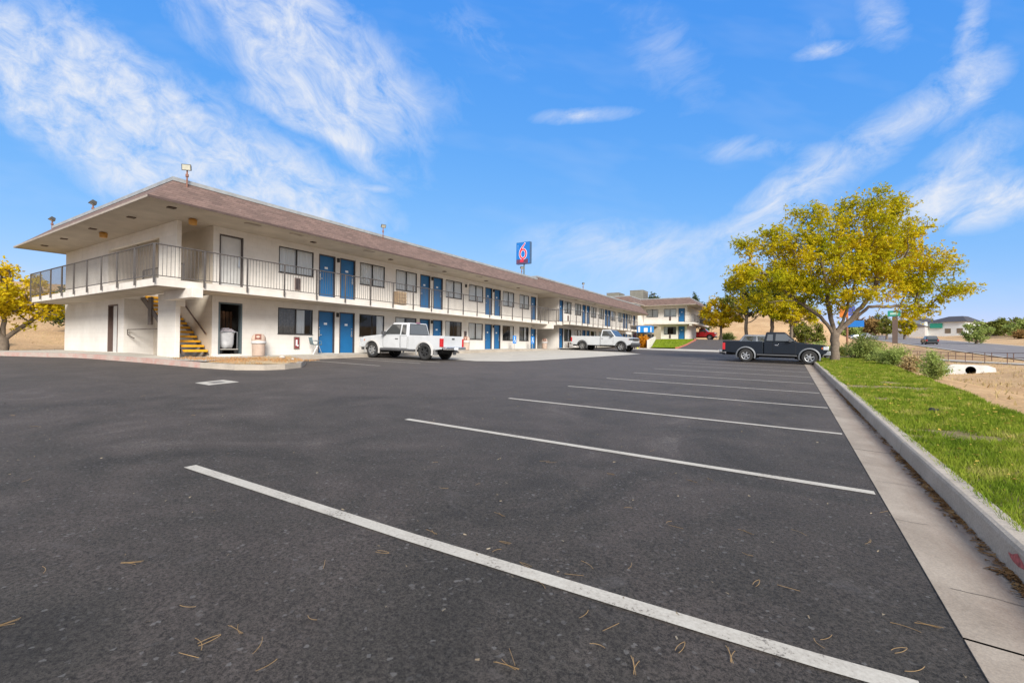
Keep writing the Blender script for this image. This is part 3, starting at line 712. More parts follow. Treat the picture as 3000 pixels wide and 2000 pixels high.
f=MB(); lbox(f,'Y',YW,-26.05,-25.98,Z1,2.83,-.015,.16); lbox(f,'Y',YW,-25.0,-24.95,Z1,2.83,-.015,.16); lbox(f,'Y',YW,-25.98,-25.0,2.77,2.83,-.015,.16); lbox(f,'Y',YW,-25.98,-25.55,Z1,2.77,.12,.15); f.build('door_frame',simple('brown_frame',(.13,.085,.07),.6),W1)
for y in (14.5,21.4,28.27): wall_lamp(W1,'X',X1,y,2.62); wall_lamp(W1,'X',X1,y,5.32)
wall_lamp(W1,'X',X1,24.85,5.28)
ext_cab(W1,'X',X1,12.35,.95); ext_cab(W1,'X',X1,12.35,3.62,False)
ext_cab(W1,'X',X1,24.85,1.62,False)
mansard(W1,-32.35,-17.07,6.0,34.6,SOF,6.80,1.1)
for x,y in ((-20.5,6.7),(-24,6.6),(-27.5,6.6),(-30.3,6.6),(-17.8,6.9)): vent(W1,x,y,SOF)
for y in (12.5,17.1,21.5,26,30.4): vent(W1,-18.2,y,SOF,.2)
for y in (9.2,11.0,14.8,19.4,24): MB().box(-17.65,-17.45,y,y+.55,SOF-.03,SOF-.006).build('soffit_vent',FASC,W1)
for x,y in ((-18.75,7.95),(-24.4,7.05)):
    m=MB(); m.lathe((x,y,SOF-.24),[(.06,0),(.13,.02),(.14,.18),(.10,.23)],14); m.build('soffit_lamp',LAMPY,W1,smooth=True)
# stairs
st=MB(); n=14; rise=(3.295-.74)/n; run=.29; treads=[]
for k in range(n-1):
    z=.74+rise*(k+1); x=-19.30-run*k
    q=MB(); q.box(x-.30,x,7.99,8.77,z-.085,z); q.build('tread',YEL,W1,bevel=.006)
m=MB()
for y in (7.955,8.775):
    m.hexa([(-19.25,y,.74),(-19.52,y,.74),(-19.52,y+.03,.74),(-19.25,y+.03,.74),(-23.25,y,3.30),(-23.25,y,3.0),(-23.25,y+.03,3.0),(-23.25,y+.03,3.30)])
m.build('stringer',STRING,W1)
m=MB(); m.tube((-19.45,8.74,1.55),(-22.9,8.74,3.9),.028,n=6); m.build('handrail',simple('handrail_brown',(.13,.085,.07),.5),W1)
m=MB(); m.tube((-24.2,7.85,1.72),(-21.1,7.85,1.72),.02,n=6); m.tube((-24.2,7.85,1.72),(-24.2,7.85,1.5),.02,n=6); m.tube((-24.2,7.85,1.5),(-23.8,7.95,1.35),.02,n=6); m.build('guard_pipe',STRING,W1)
m=MB(); m.box(-22.4,-22.1,7.92,8.0,1.9,3.03); m.build('hanger_plate',STRING,W1)
# ---- second wing
X2=-18.5; D=.08; Z1b=Z1+D+.05; Z2b=Z2+D
W2=thing('motel_wing','middle two-storey motel wing beyond the dark stair recess, partly hidden by a white pickup','building',(-25,50,.7))
wins2=[(39.55,41.2),(42.05,43.66),(46.34,47.95),(48.8,50.4),(52.8,54.4),(55.5,57.15),(59.5,61.1)]
doors2=[(38.45,39.32),(43.98,44.88),(45.14,46.02),(50.68,51.56),(51.75,52.63),(57.4,58.28),(58.5,59.35),(61.9,62.8)]
ops=[]
for a,b in wins2: ops+= [(a,b,1.72,2.87),(a,b,4.40,5.53)]
for a,b in doors2: ops+= [(a,b,Z1b,Z1b+2.03),(a,b,Z2b,Z2b+2.03)]
m=MB(); wall_x(m,X2,38.3,64,.4,5.78,ops); m.quad((-31.9,38.3,.4),(X2,38.3,.4),(X2,38.3,5.78),(-31.9,38.3,5.78)); m.quad((-31.9,38.3,.4),(-31.9,64,.4),(-31.9,64,5.78),(-31.9,38.3,5.78)); m.quad((-31.9,64,.4),(X2,64,.4),(X2,64,5.78),(-31.9,64,5.78))
m.build('wall',STUCCO,W2,norm=False)
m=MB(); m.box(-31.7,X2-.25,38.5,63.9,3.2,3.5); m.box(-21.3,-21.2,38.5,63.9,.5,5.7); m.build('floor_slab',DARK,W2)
sl=MB(); sl.box(X2,-16.9,37.3,58.3,3.17,3.415); sl.box(-31.5,-17.6,35.9,37.3,3.11,3.37); sl.box(-31.5,X2,37.3,38.29,3.11,3.37); sb=sl.build('gallery_slab',SLABE,W2)
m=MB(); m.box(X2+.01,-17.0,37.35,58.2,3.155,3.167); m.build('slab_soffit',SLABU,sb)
railing(W2,[(-17.55,35.9),(-17.55,37.25),(-16.85,37.25),(-16.85,58.2)],3.39,4.50,1.41,.2,first=False)
railing(W2,[(-17.62,36.5),(-19.0,36.5)],3.37,4.45,1.41,0)
m=MB(); m.box(-19.2,-17.2,34.35,34.7,2.68,3.045); m.build('cantilever_beam',SLABE,W2,bevel=.01)
for i,(a,b) in enumerate(wins2): window(W2,'X',X2,a,b,1.72,2.87,[1,3,2,0,1,2,0][i],i+30); window(W2,'X',X2,a,b,4.40,5.53,0,i+40)
for i,(a,b) in enumerate(doors2):
    hd='lo' if i in (0,1,3,5) else 'hi'; door(W2,'X',X2,a,b,Z1b,handle=hd); door(W2,'X',X2,a,b,Z2b,handle=hd)
ext_cab(W2,'X',X2,40.5,1.05,False); ext_cab(W2,'X',X2,40.4,3.65,False)
mansard(W2,-33,-17.3,32.6,65.3,5.78,7.03,.95)
m=MB()
for y in (41,46,51,56): m.box(-18,-17.8,y-.1,y+.1,5.74,5.77)
m.build('soffit_vent',WOODM,W2)
# ---- far wing and link block
Y3=70.0; Z13=2.36; Z23=5.0
W3=thing('motel_wing','far end motel wing standing above the sloping lawn and drive','building',(-22,72,1.5))
w3=[(-16.26,-14.48),(-18.85,-17.12)]; d3=[(-14.16,-13.25)]
ops=[]
for a,b in w3: ops+=[(a,b,3.16,4.27),(a,b,5.80,6.95)]
for a,b in d3: ops+=[(a,b,Z13,Z13+2.0),(a,b,Z23,Z23+2.0)]
m=MB(); wall_y(m,Y3,-45,-12.94,.9,7.37,ops)
m.quad((-12.94,Y3,.9),(-12.94,77.5,.9),(-12.94,77.5,4.6),(-12.94,Y3,4.6)); m.quad((-12.94,Y3,4.6),(-12.94,81,4.6),(-12.94,81,7.37),(-12.94,Y3,7.37)); m.quad((-12.94,77.5,.9),(-20,77.5,.9),(-20,77.5,4.6),(-12.94,77.5,4.6)); m.quad((-45,81,1),(-12.94,81,4.6),(-12.94,81,7.37),(-45,81,7.37))
m.quad((-19.5,64,.9),(-19.5,Y3,.9),(-19.5,Y3,7.37),(-19.5,64,7.37)); m.quad((-45,64,.9),(-19.5,64,.9),(-19.5,64,7.37),(-45,64,7.37))
m.build('wall',STUCCO,W3,norm=False)
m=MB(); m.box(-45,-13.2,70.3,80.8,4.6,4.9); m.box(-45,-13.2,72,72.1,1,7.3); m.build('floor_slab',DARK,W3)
sl=MB(); sl.box(-19.0,-11.7,68.5,Y3-.002,4.6,4.83); sl.box(-12.93,-11.7,Y3,81.8,4.6,4.83); sb=sl.build('gallery_slab',SLABE,W3)
m=MB(); m.box(-12.4,-12.05,68.6,Y3,4.35,4.6); m.build('bracket',SLABE,W3)
railing(W3,[(-13.0,68.55),(-11.75,68.55),(-11.75,81.7)],4.83,5.95,1.5,.12,sp=.1)
for i,(a,b) in enumerate(w3): window(W3,'Y',Y3,a,b,3.16,4.27,4 if i==0 else 2,i+60); window(W3,'Y',Y3,a,b,5.80,6.95,0,i+64)
for a,b in d3: door(W3,'Y',Y3,a,b,Z13,2.0,handle='lo'); door(W3,'Y',Y3,a,b,Z23,2.0,handle='lo')
door(W3,'Y',Y3,-20.2,-19.3,Z23,2.0,mat=simple('navy_door',(.015,.04,.09),.5),handle='lo')
for z in (2.55,5.2): ext_cab(W3,'Y',Y3,-15.35,z,False)
mansard(W3,-46,-11.4,68.2,82.5,7.37,8.45,1.15); 
m=MB(); # link block mansard facing the lot
e=[(-18.6,56.9),(-18.6,68.4)]; m.quad((-18.6,63.0,7.45),(-18.6,69.4,7.45),(-19.75,69.4,8.5),(-19.75,64.15,8.5)); m.quad((-18.6,63.0,7.45),(-19.75,64.15,8.5),(-44,64.15,8.5),(-45,63.0,7.45)); m.build('roof',SHING,W3)
m=MB(); m.box(-18.62,-18.58,63,68.2,7.33,7.45); m.box(-45,-18.62,62.98,63.02,7.33,7.45); m.box(-19.5,-18.62,63.02,68.2,7.34,7.37); m.build('fascia',FASC,W3)
m=MB(); m.box(-19.81,-19.69,64.1,69.3,8.47,8.6); m.box(-44,-19.81,64.1,64.2,8.47,8.6); m.build('cap',CAPM,W3); MB().box(-44,-19.82,64.2,69.3,8.2,8.3).build('roof_deck',FLATR,W3)
# rooftop units
AC=simple('unit_metal',(.25,.235,.19),.6,.2,.12,2)
def unit(x0,x1,y0,y1,z0,z1,lab):
    t=thing('rooftop_unit',lab,'rooftop unit',((x0+x1)/2,(y0+y1)/2,z0),group='air-handling units on the far roof')
    MB().box(x0,x1,y0,y1,z0+.12,z1).build('casing',AC,t,bevel=.02)
    MB().box(x0-.04,x1+.04,y0-.04,y1+.04,z1,z1+.06).build('lid',CAPM,t)
    MB().box(x0+.08,x1-.08,y0+.08,y1-.08,z0-.3,z0+.12).build('base',BLACKM,t)
    m=MB(); 
    for k in range(10): m.box(x1+.002,x1+.02,y0+.2+k*(y1-y0-.4)/10,y0+.2+(k+.55)*(y1-y0-.4)/10,z0+.3,z1-.25)
    m.build('louvre',simple('louvre_dark',(.14,.125,.10),.6),t)
unit(-21.6,-19.55,70.4,73.4,8.45,10.05,'larger olive-grey rooftop unit, right of the two on the far roof')
unit(-25.15,-23.15,69.6,72.6,8.4,9.75,'smaller olive-grey rooftop unit, left of the two and partly behind the roof ridge')
# entrance: porch sign box, door and wall
P0=thing('entrance_canopy','bright blue box canopy with white panels over the office entrance','canopy',(-16.5,60.9,3))
MB().box(-17.6,-15.6,60.4,61.6,3.14,4.02).build('canopy_box',simple('canopy_blue',(.01,.22,.60),.4,0,.04,2),P0,bevel=.02)
m=MB(); m.box(-17.35,-17.12,60.385,60.397,3.2,3.9); m.build('white_panel',WHITEP,P0); m=MB(); m.box(-16.6,-16.12,60.385,60.397,3.22,3.75); m.build('white_panel',WHITEP,P0); m=MB(); m.box(-15.75,-15.62,60.385,60.397,3.18,3.85); m.build('white_panel',WHITEP,P0)
MB().box(-18.45,-15.55,60.42,63.9,4.03,4.12).build('top_board',FASC,P0)
m=MB(); m.tube((-15.7,60.55,.9),(-15.7,60.55,3.16),.06,n=8); m.build('post',RAILM,P0)
E1=thing('office_entry','recessed office entrance front with dark glass door and maroon post','building',(-17,63.5,.9))
MB().box(-18.4,-15.2,63.6,63.8,.8,4.0).build('wall',simple('entry_wall',(.42,.36,.26),.85,0,.15,1),E1)
MB().box(-16.9,-16.1,63.53,63.597,.95,3.0).build('glass_door',m_glass('entry_glass'),E1)
MB().box(-18.3,-18.1,61.7,61.9,.8,3.1).build('post',simple('maroon',(.14,.03,.06),.6),E1); MB().box(-17.6,-17.45,63.5,63.58,.9,3.0).build('jamb',STRING,E1)
# lawn bank below far wing
def bank(x,y):
    f=ss(51.2,66,y); return gz(-10.2,50.8)+.12+(2.30-1.14)*f
sheet('lawn_bank',[(-13.3,51.0),(-10.6,51.0),(-10.55,56),(-10.7,62.5),(-12.2,69.9),(-17.0,69.9),(-15.5,62)],m_dirt('green_bank',[(.15,.22,.02),(.20,.27,.025),(.25,.31,.035),(.18,.22,.03)],.6,12),0,1.0,bank)
pts=[]
for _ in range(16000):
    y=51+rng.random()*18; x=-13.3-(y-51)*.2+rng.random()*6; 
    if x>-10.6-max(0,(y-62))*.2: continue
    pts.append((x,y,bank(x,y)-.01,3))
blades('bank_grass',pts,.04,.09,.012,m_leaf('bank_blades',[(.3,(.17,.24,.02)),(.7,(.30,.36,.03))],1),'bright green mown grass on the sloping bank before the far wing')
m=MB(); kp=[(-10.6,50.9),(-10.45,56),(-10.6,62.5),(-12.1,70),(-12.6,77)]
for a,b in zip(kp[:-1],kp[1:]):
    n=6
    for k in range(n):
        l=lambda t:(a[0]+(b[0]-a[0])*t,a[1]+(b[1]-a[1])*t); p,q=l(k/n),l((k+1)/n); za=max(gz(*p),bank(*p)-.02)+.10; zb=max(gz(*q),bank(*q)-.02)+.10
        m.hexa([(p[0],p[1],za-.6),(p[0]+.16,p[1],za-.6),(q[0]+.16,q[1],zb-.6),(q[0],q[1],zb-.6),(p[0],p[1],za),(p[0]+.16,p[1],za),(q[0]+.16,q[1],zb),(q[0],q[1],zb)])
struct(m.build('drive_kerb_red',REDK2))
m=MB(); m.hexa([(-13.75,51.3,.7),(-13.5,51.3,.7),(-17.05,69.9,.7),(-17.3,69.9,.7),(-13.75,51.3,2.0),(-13.5,51.3,2.0),(-17.05,69.9,3.0),(-17.3,69.9,3.0)]); o=m.build('retaining_wall',PILLAR); tag(o,'cream retaining wall stepping down beside the green bank at the far wing','wall')
sheet('pavement_far',[(-18.5,37.4),(-17.2,37.4),(-16.9,60),(-15.0,49.8),(-16.0,51),(-16.95,62),(-18.5,63.5)][:3]+[(-16.9,63.5),(-18.5,63.5)],CONC,.12)
# ------------------------------------------------------------------ vehicles
def paint(name,c,coat=.6,rough=.35):
    m,nt,b=_mat(name); v=vec_world(nt); n=noise_tex(nt,2.5,5,.65,v)
    g=N(nt,'ShaderNodeNewGeometry'); 
    r=ramp(nt,n.outputs[0],[(.3,tuple(x*.86 for x in c)),(.7,c)]); nt.links.new(r.outputs[0],b.inputs['Base Color'])
    b.inputs['Roughness'].default_value=rough; b.inputs['Coat Weight'].default_value=coat; b.inputs['Coat Roughness'].default_value=.08; b.inputs['Specular IOR Level'].default_value=.35; return m
TYRE=simple('tyre_rubber',(.028,.027,.026),.85,0,.15,20); RIMA=simple('alloy_rim',(.55,.55,.54),.3,.8,.1,8); RIMB=simple('black_rim',(.05,.05,.05),.45,.4,.1,8)
GLA=m_glass('car_glass',(.05,.056,.058)); GLA.node_tree.nodes['Principled BSDF'].inputs['IOR'].default_value=1.9; CHR=simple('chrome',(.62,.62,.62),.2,.9,.08,6); REDL=simple('red_lens',(.55,.02,.025),.2,0,.1,20); CLRL=simple('clear_lens',(.65,.67,.68),.15,.2,.1,20); AMB=simple('amber_marker',(.6,.16,.04),.3,0,.1,20)
PLAST=simple('grey_plastic',(.075,.075,.078),.6,0,.1,8); UNDER=simple('underbody',(.018,.017,.016),.9,0,.2,5)
def wheel(parent,x,y,r,w,out,rim,spokes=6):
    t=MB(); ir=r*.60
    t.lathe((x,y,r),[(ir,-w/2+.01),(r*.82,-w/2),(r*.94,-w/2+.015),(r*.99,-w/2+.045),(r,-w/4),(r,w/4),(r*.99,w/2-.045),(r*.94,w/2-.015),(r*.82,w/2),(ir,w/2-.01),(ir,-w/2+.01)],28,'y')
    wb_=bpy.data.objects.new('wheel',None)
    COL.objects.link(wb_); wb_.parent=parent; OFF[wb_.name]=(0,0,0)
    t.build('tyre',TYRE,wb_,smooth=True)
    m=MB(); s=out
    m.lathe((x,y,r),[(ir*1.01,s*(w/2-.012)),(ir*.90,s*(w/2-.02)),(ir*.86,s*(w/2-.07)),(ir*.80,s*(w/2-.10)),(ir*.99,s*(w/2-.10)),(ir*1.01,s*(w/2-.012))],28,'y')
    for k in range(spokes):
        a=2*PI*k/spokes+.2; ca,sa=math.cos(a),math.sin(a); d0,d1=ir*.15,ir*.92; hw=ir*.17
        P=[]
        for d,hh in ((d0,hw*1.1),(d1,hw*.8)):
            for sg in (-1,1):
                P.append((x+ca*d-sa*hh*sg,r+sa*d+ca*hh*sg))
        y0=y+s*(w/2-.065); y1=y+s*(w/2-.03)
        m.hexa([(P[0][0],y0,P[0][1]),(P[1][0],y0,P[1][1]),(P[3][0],y0,P[3][1]),(P[2][0],y0,P[2][1]),(P[0][0],y1,P[0][1]),(P[1][0],y1,P[1][1]),(P[3][0],y1,P[3][1]),(P[2][0],y1,P[2][1])])
    m.lathe((x,y,r),[(ir*.26,s*(w/2-.06)),(ir*.26,s*(w/2-.02)),(ir*.1,s*(w/2-.012)),(0,s*(w/2-.012))],12,'y')
    m.build('rim',rim,wb_)
    m=MB(); m.lathe((x,y,r),[(ir*.98,s*(w/2-.085)),(0,s*(w/2-.085))],20,'y'); m.build('brake_disc',UNDER,wb_)
def arc(cx,cz,ra,a0,a1,n=12): return [(cx+ra*math.cos(a0+(a1-a0)*k/n),cz+ra*math.sin(a0+(a1-a0)*k/n)) for k in range(n+1)]
def arch_under(cx,r,ra,zs,n=14):
    # arch from right to left over the wheel between sill heights
    a=math.asin(max(-1,min(1,(zs-r)/ra))); return arc(cx,r,ra,a,PI-a,n)
def side_win(parent,p,W,zb,zr,inb,int_,poly,mat=GLA,name='side_window',rim=True):
    for s in (-1,1):
        def Y(z,o): return s*(W/2-inb-(int_-inb)*(z-zb)/(zr-zb)+o)
        if rim:
            cx=sum(q[0] for q in poly)/len(poly); cz=sum(q[1] for q in poly)/len(poly)
            m=MB(); big=[(cx+(x-cx)*1.06,cz+(z-cz)*1.10) for x,z in poly]; m.poly([(x,Y(z,.004),z) for x,z in big])
        g=MB(); g.poly([(x,Y(z,.009),z) for x,z in poly]); o=g.build(name,mat,parent)
        if rim: m.build('window_seal',UNDER,o)
def pickup(name,label,loc,rz,pitch,paintm,P,rim,rim2=None,flare=None,group='pickup trucks on the lot'):
    t=thing(name,label,'pickup truck',loc,(0,pitch,rz),group,world=False)
    W=P['W'];wb=P['wb'];r=P['r'];zs=P['zs'];zb=P['zbelt'];zr=P['zroof'];cr=P['cr'];cw=P['cw'];xf=P['xf'];xr=P['xr'];nose=wb+P['fo'];tail=-P['ro'];zbed=P['zbed'];zc=P['zcowl'];zh=P['zhood'];ra=r*P.get('ra',1.2)
    inb,int_=.045,P.get('tum',.19)
    af=arch_under(wb,r,ra,zs); ar=arch_under(0,r,ra,zs)
    # cab + nose lower body
    out=[(cr+.01,zs)]+[(x,z) for x,z in af[::-1]]+[(nose-.10,zs+.12),(nose-.01,zs+.30),(nose,zh-.22),(nose-.05,zh-.06),(nose-.22,zh),(cw+.25,zc-.015),(cw,zc+.02),(cw-.1,zb),(cr+.01,zb)]
    m=MB(); m.prism(out,'y',-W/2,W/2); body=m.build('body',paintm,t,bevel=.045,seg=3,smooth=False)
    # bed sides
    bo=[(tail+.03,zs+.06)]+[(x,z) for x,z in ar[::-1]]+[(cr-.015,zs),(cr-.015,zbed),(tail,zbed),(tail,zs+.3)]
    m=MB(); 
    m.prism(bo,'y',-W/2+.01,-W/2+.11); m.prism(bo,'y',W/2-.11,W/2-.01); m.box(cr-.10,cr-.02,-W/2+.11,W/2-.11,zs+.1,zbed-.01); m.box(tail+.06,cr-.1,-W/2+.11,W/2-.11,zbed-.55,zbed-.5)
    m.box(-.45,.45,-W/2+.111,-W/2+.33,r+.3,zbed-.28); m.box(-.45,.45,W/2-.33,W/2-.111,r+.3,zbed-.28)
    m.build('bed',paintm,t,bevel=.028)
    m=MB(); m.box(tail-.005,tail+.06,-W/2+.115,W/2-.115,zbed-.56,zbed-.005); tg=m.build('tailgate',paintm,t,bevel=.02)
    m=MB(); m.box(tail-.022,tail-.006,-.10,.10,zbed-.16,zbed-.09); m.build('handle',PLAST,tg)
    # underbody, wheel wells
    m=MB(); m.box(tail+.15,nose-.25,-W/2+.30,W/2-.30,zs-.10,zs+.25); m.box(-ra,ra,-W/2+.26,W/2-.26,r*.7,r+ra); m.box(wb-ra,wb+ra,-W/2+.26,W/2-.26,r*.7,zb-.2)
    m.tube((0,-W/2+.2,r),(0,W/2-.2,r),.06); m.tube((wb,-W/2+.2,r),(wb,W/2-.2,r),.05); m.build('chassis',UNDER,t)
    # greenhouse
    B_=[(cr+.02,-(W/2-inb),zb-.01),(cw,-(W/2-inb),zb-.01),(cw,(W/2-inb),zb-.01),(cr+.02,(W/2-inb),zb-.01)]
    T_=[(xr,-(W/2-int_),zr),(xf,-(W/2-int_),zr),(xf,(W/2-int_),zr),(xr,(W/2-int_),zr)]
    m=MB(); m.hexa(B_+T_); m.build('cab',paintm,t,bevel=.05,seg=3)
    H=zr-zb
    for nm,poly in P['wins']: side_win(t,P,W,zb,zr,inb,int_,poly,name=nm)
    # windscreen and rear glass
    def face(x0,z0,x1,z1,ins,d,nm,seal=True):
        def pt(v,s,o,e=0):
            z=z0+(z1-z0)*v; yy=(W/2-inb-(int_-inb)*((z-zb)/(zr-zb)))-ins-e; x=x0+(x1-x0)*v
            L=math.hypot(z1-z0,x1-x0); nx=(z1-z0)/L*(1 if d>0 else -1); nzv=abs(x1-x0)/L; return (x+nx*o,s*yy,z+nzv*o)
        g=MB(); g.quad(pt(.10,-1,.012),pt(.10,1,.012),pt(.88,1,.012),pt(.88,-1,.012)); o=g.build(nm,GLA,t)
        g=MB(); g.quad(pt(.05,-1,.006,-.03),pt(.05,1,.006,-.03),pt(.93,1,.006,-.03),pt(.93,-1,.006,-.03)); g.build('window_seal',UNDER,o)
        return o
    face(cw,zb-.01,xf,zr,.10,1,'windscreen'); rg=face(cr+.02,zb-.01,xr,zr,.12,-1,'rear_window')
    # doors
    for s in (-1,1):
        for (xa,xb) in P['doors']:
            dz0=zs+.05; poly=[(xa,dz0),(xb-.03,dz0),(xb,dz0+.15),(xb,zb-.03),(xa,zb-.03)]
            cx=(xa+xb)/2; cz=(dz0+zb)/2
            d=MB(); d.prism(poly,'y',s*(W/2-.02),s*(W/2+.009)); o=d.build('door',paintm,t,bevel=.012)
            g=MB(); g.prism([(cx+(x-cx)*(1+.024/(xb-xa)),cz+(z-cz)*1.035) for x,z in poly],'y',s*(W/2-.02),s*(W/2+.002)); g.build('door_gap',UNDER,o)
            if xb-xa>.8: h=MB(); h.box(xa+.10,xa+.27,s*(W/2+.008),s*(W/2+.028),zb-.20,zb-.155); h.build('handle',P.get('hm',PLAST),o,bevel=.006)
        # mirror
        mm=MB(); mx=cw-.32; mm.box(mx-.06,mx+.07,s*(W/2+.03),s*(W/2+.21),zb+.0,zb+.17); mm.box(mx-.02,mx+.04,s*(W/2-.06),s*(W/2+.05),zb+.01,zb+.06); mm.build('mirror',P.get('mm',PLAST),t,bevel=.02)
        # lights
        l=MB(); l.box(tail-.018,tail+.12,s*(W/2-.13),s*(W/2+.012),zbed-.50,zbed-.12); l.build('tail_light',REDL,t,bevel=.012)
        l=MB(); l.box(nose-.24,nose+.012,s*(W/2-.36),s*(W/2+.008),zh-.27,zh-.08); l.build('headlight',P.get('hl',CLRL),t,bevel=.03)
        l=MB(); l.box(nose-.30,nose-.25,s*(W/2-.01),s*(W/2+.010),zh-.22,zh-.13); l.build('side_marker',AMB,t)
        for cxx in (0,wb):
            if flare is not None:
                A=arc(cxx,r,ra+.055,R(-18),R(198),18); Bq=arc(cxx,r,ra-.012,R(-18),R(198),18); q=MB(); ya,yb=s*(W/2-.02),s*(W/2+.05)
                for k in range(18): q.hexa([(Bq[k][0],ya,Bq[k][1]),(A[k][0],ya,A[k][1]),(A[k+1][0],ya,A[k+1][1]),(Bq[k+1][0],ya,Bq[k+1][1]),(Bq[k][0],yb,Bq[k][1]),(A[k][0],s*(W/2+.02),A[k][1]),(A[k+1][0],s*(W/2+.02),A[k+1][1]),(Bq[k+1][0],yb,Bq[k+1][1])])
                q.build('wheel_arch',flare,t,smooth=False)
        w=P.get('tw',.25)
        wheel(t,0,s*(W/2-w/2+.01),r,w,s,rim2 or rim); wheel(t,wb,s*(W/2-w/2+.01),r,w,s,rim)
    if P.get('step'): 
        for s in (-1,1): m=MB(); m.tube((ra+.1,s*(W/2+.03),zs-.05),(wb-ra-.1,s*(W/2+.03),zs-.05),.045,n=8); m.build('side_step',P['step'],t)
    # bumpers, grille
    m=MB(); m.box(nose-.25,nose+.10,-W/2+.02,W/2-.02,zs+.02,zs+.26); m.build('front_bumper',P['fb'],t,bevel=.05,seg=3)
    m=MB(); m.box(nose-.1,nose+.03,-W/2+.1,W/2-.1,zs-.1,zs+.03); m.build('air_dam',PLAST,t,bevel=.02)
    m=MB(); m.box(nose-.05,nose+.018,-W/2+.38,W/2-.38,zh-.30,zh-.07); gr=m.build('grille',UNDER,t,bevel=.01)
    m=MB(); 
    for z in (zh-.25,zh-.19,zh-.13): m.box(nose+.018,nose+.03,-W/2+.40,W/2-.40,z,z+.02)
    m.build('grille_bar',P.get('gb',CHR),gr)
    m=MB(); m.box(tail-.20,tail-.02,-W/2+.06,W/2-.06,zs+.03,zs+.17); m.build('rear_bumper',P['rb'],t,bevel=.03,seg=3)
    m=MB(); m.box(tail-.206,tail-.2,-.16,.16,zs+.04,zs+.15); m.build('licence_plate',WHITEP,t)
    m=MB(); m.box(tail-.28,tail,-.04,.04,zs-.07,zs-.0); m.build('tow_hitch',PLAST,t)
    m=MB(); m.tube((tail+.1,-.45,zs-.08),(tail-.06,-.45,zs-.08),.03); m.build('exhaust',PLAST,t)
    if P.get('flap'):
        for s in (-1,1): m=MB(); m.box(-ra-.12,-ra-.10,s*(W/2-.26),s*(W/2+.01),zs-.22,zs+.08); m.build('mud_flap',simple('flap_grey',(.25,.25,.25),.7),t)
    if P.get('chmsl'): m=MB(); m.box(xr-.03,xr+.02,-.13,.13,zr-.01,zr+.03); m.build('brake_light',simple('pinkish_lens',(.35,.12,.25),.3),t)
    m=MB(); m.tube((nose-1.0,-W/2+.12,zc-.05),(nose-1.05,-W/2+.1,zc+.55),.004,n=4); m.build('aerial',PLAST,t)
    return t
WHT=paint('white_paint',(.60,.61,.61),.5,.3); DKB=paint('dark_blue_grey_paint',(.006,.010,.017),.10,.38); REDP_=paint('red_car_paint',(.50,.012,.015)); SLV=paint('silver_paint',(.36,.38,.40)); DKG=paint('dark_green_grey_paint',(.015,.028,.032),.3)
# white extended-cab pickup, nose to the wing
P1=dict(W=1.76,wb=3.19,r=.375,zs=.46,zbelt=1.12,zroof=1.72,cr=.98,cw=2.68,xf=2.02,xr=1.10,fo=.80,ro=.97,zbed=1.13,zcowl=1.12,zhood=1.02,doors=[(1.02,1.42),(1.46,2.50)],
 wins=[('quarter_window',[(1.14,1.18),(1.42,1.18),(1.42,1.60),(1.20,1.60)]),('door_window',[(1.52,1.18),(2.46,1.17),(2.06,1.61),(1.54,1.61)])],fb=WHT,rb=CHR,step=PLAST,flap=1,chmsl=1,tw=.26)
t1x,t1y=-14.38,16.42; a1=PI+R(4.5)
TK1=pickup('pickup_truck','white extended-cab pickup parked nose-in to the near wing, tailgate and red light towards us',(t1x,t1y,gz(t1x,t1y)),a1,-.021,WHT,P1,RIMA,RIMB,simple('flare_offwhite',(.50,.48,.45),.5,0,.08,4))
P2=dict(W=2.03,wb=3.72,r=.41,zs=.50,zbelt=1.28,zroof=1.90,cr=1.72,cw=3.20,xf=2.62,xr=1.84,fo=.95,ro=1.15,zbed=1.30,zcowl=1.29,zhood=1.25,ra=1.19,doors=[(1.78,2.98)],
 wins=[('door_window',[(1.92,1.35),(3.02,1.34),(2.64,1.78),(1.98,1.79)])],fb=PLAST,rb=CHR,hm=PLAST,gb=CHR,hl=simple('dark_lens',(.10,.11,.12),.15),tw=.27)
t2x,t2y=-16.25,39.75
TK2=pickup('pickup_truck','white full-size single-cab pickup parked sideways before the middle wing, nose to the right',(t2x,t2y,gz(t2x,t2y)-.03),R(-3),.018,WHT,P2,RIMA,None,simple('arch_dark',(.10,.10,.10),.6,0,.08,4))
P3=dict(W=1.80,wb=3.0,r=.375,zs=.48,zbelt=1.16,zroof=1.70,cr=.86,cw=2.42,xf=1.86,xr=.98,fo=.82,ro=1.18,zbed=1.17,zcowl=1.15,zhood=1.05,doors=[(1.30,2.38)],
 wins=[('quarter_window',[(1.00,1.22),(1.30,1.22),(1.30,1.57),(1.05,1.57)]),('door_window',[(1.42,1.22),(2.26,1.22),(1.92,1.60),(1.44,1.60)])],fb=simple('grey_bumper',(.28,.29,.30),.4,.2),rb=CHR,hm=CHR,step=PLAST,mm=PLAST,tw=.26)
t3x,t3y=-2.15,29.42
TK3=pickup('pickup_truck','dark navy pickup parked nose to the kerb under the big yellow tree',(t3x,t3y,gz(t3x,t3y)-.01),0,.021,DKB,P3,RIMA,None,simple('flare_grey',(.16,.17,.18),.5,0,.08,4))
P4=dict(P2); P4.update(W=1.9,wb=3.4,zs=.48); P4['fb']=CHR; P4['hl']=CLRL
TK4=pickup('pickup_truck','bright red pickup half hidden behind the corner of the far wing',(-14.6,80.2,gz(-13,80)+.02),0,0,REDP_,P4,RIMA)
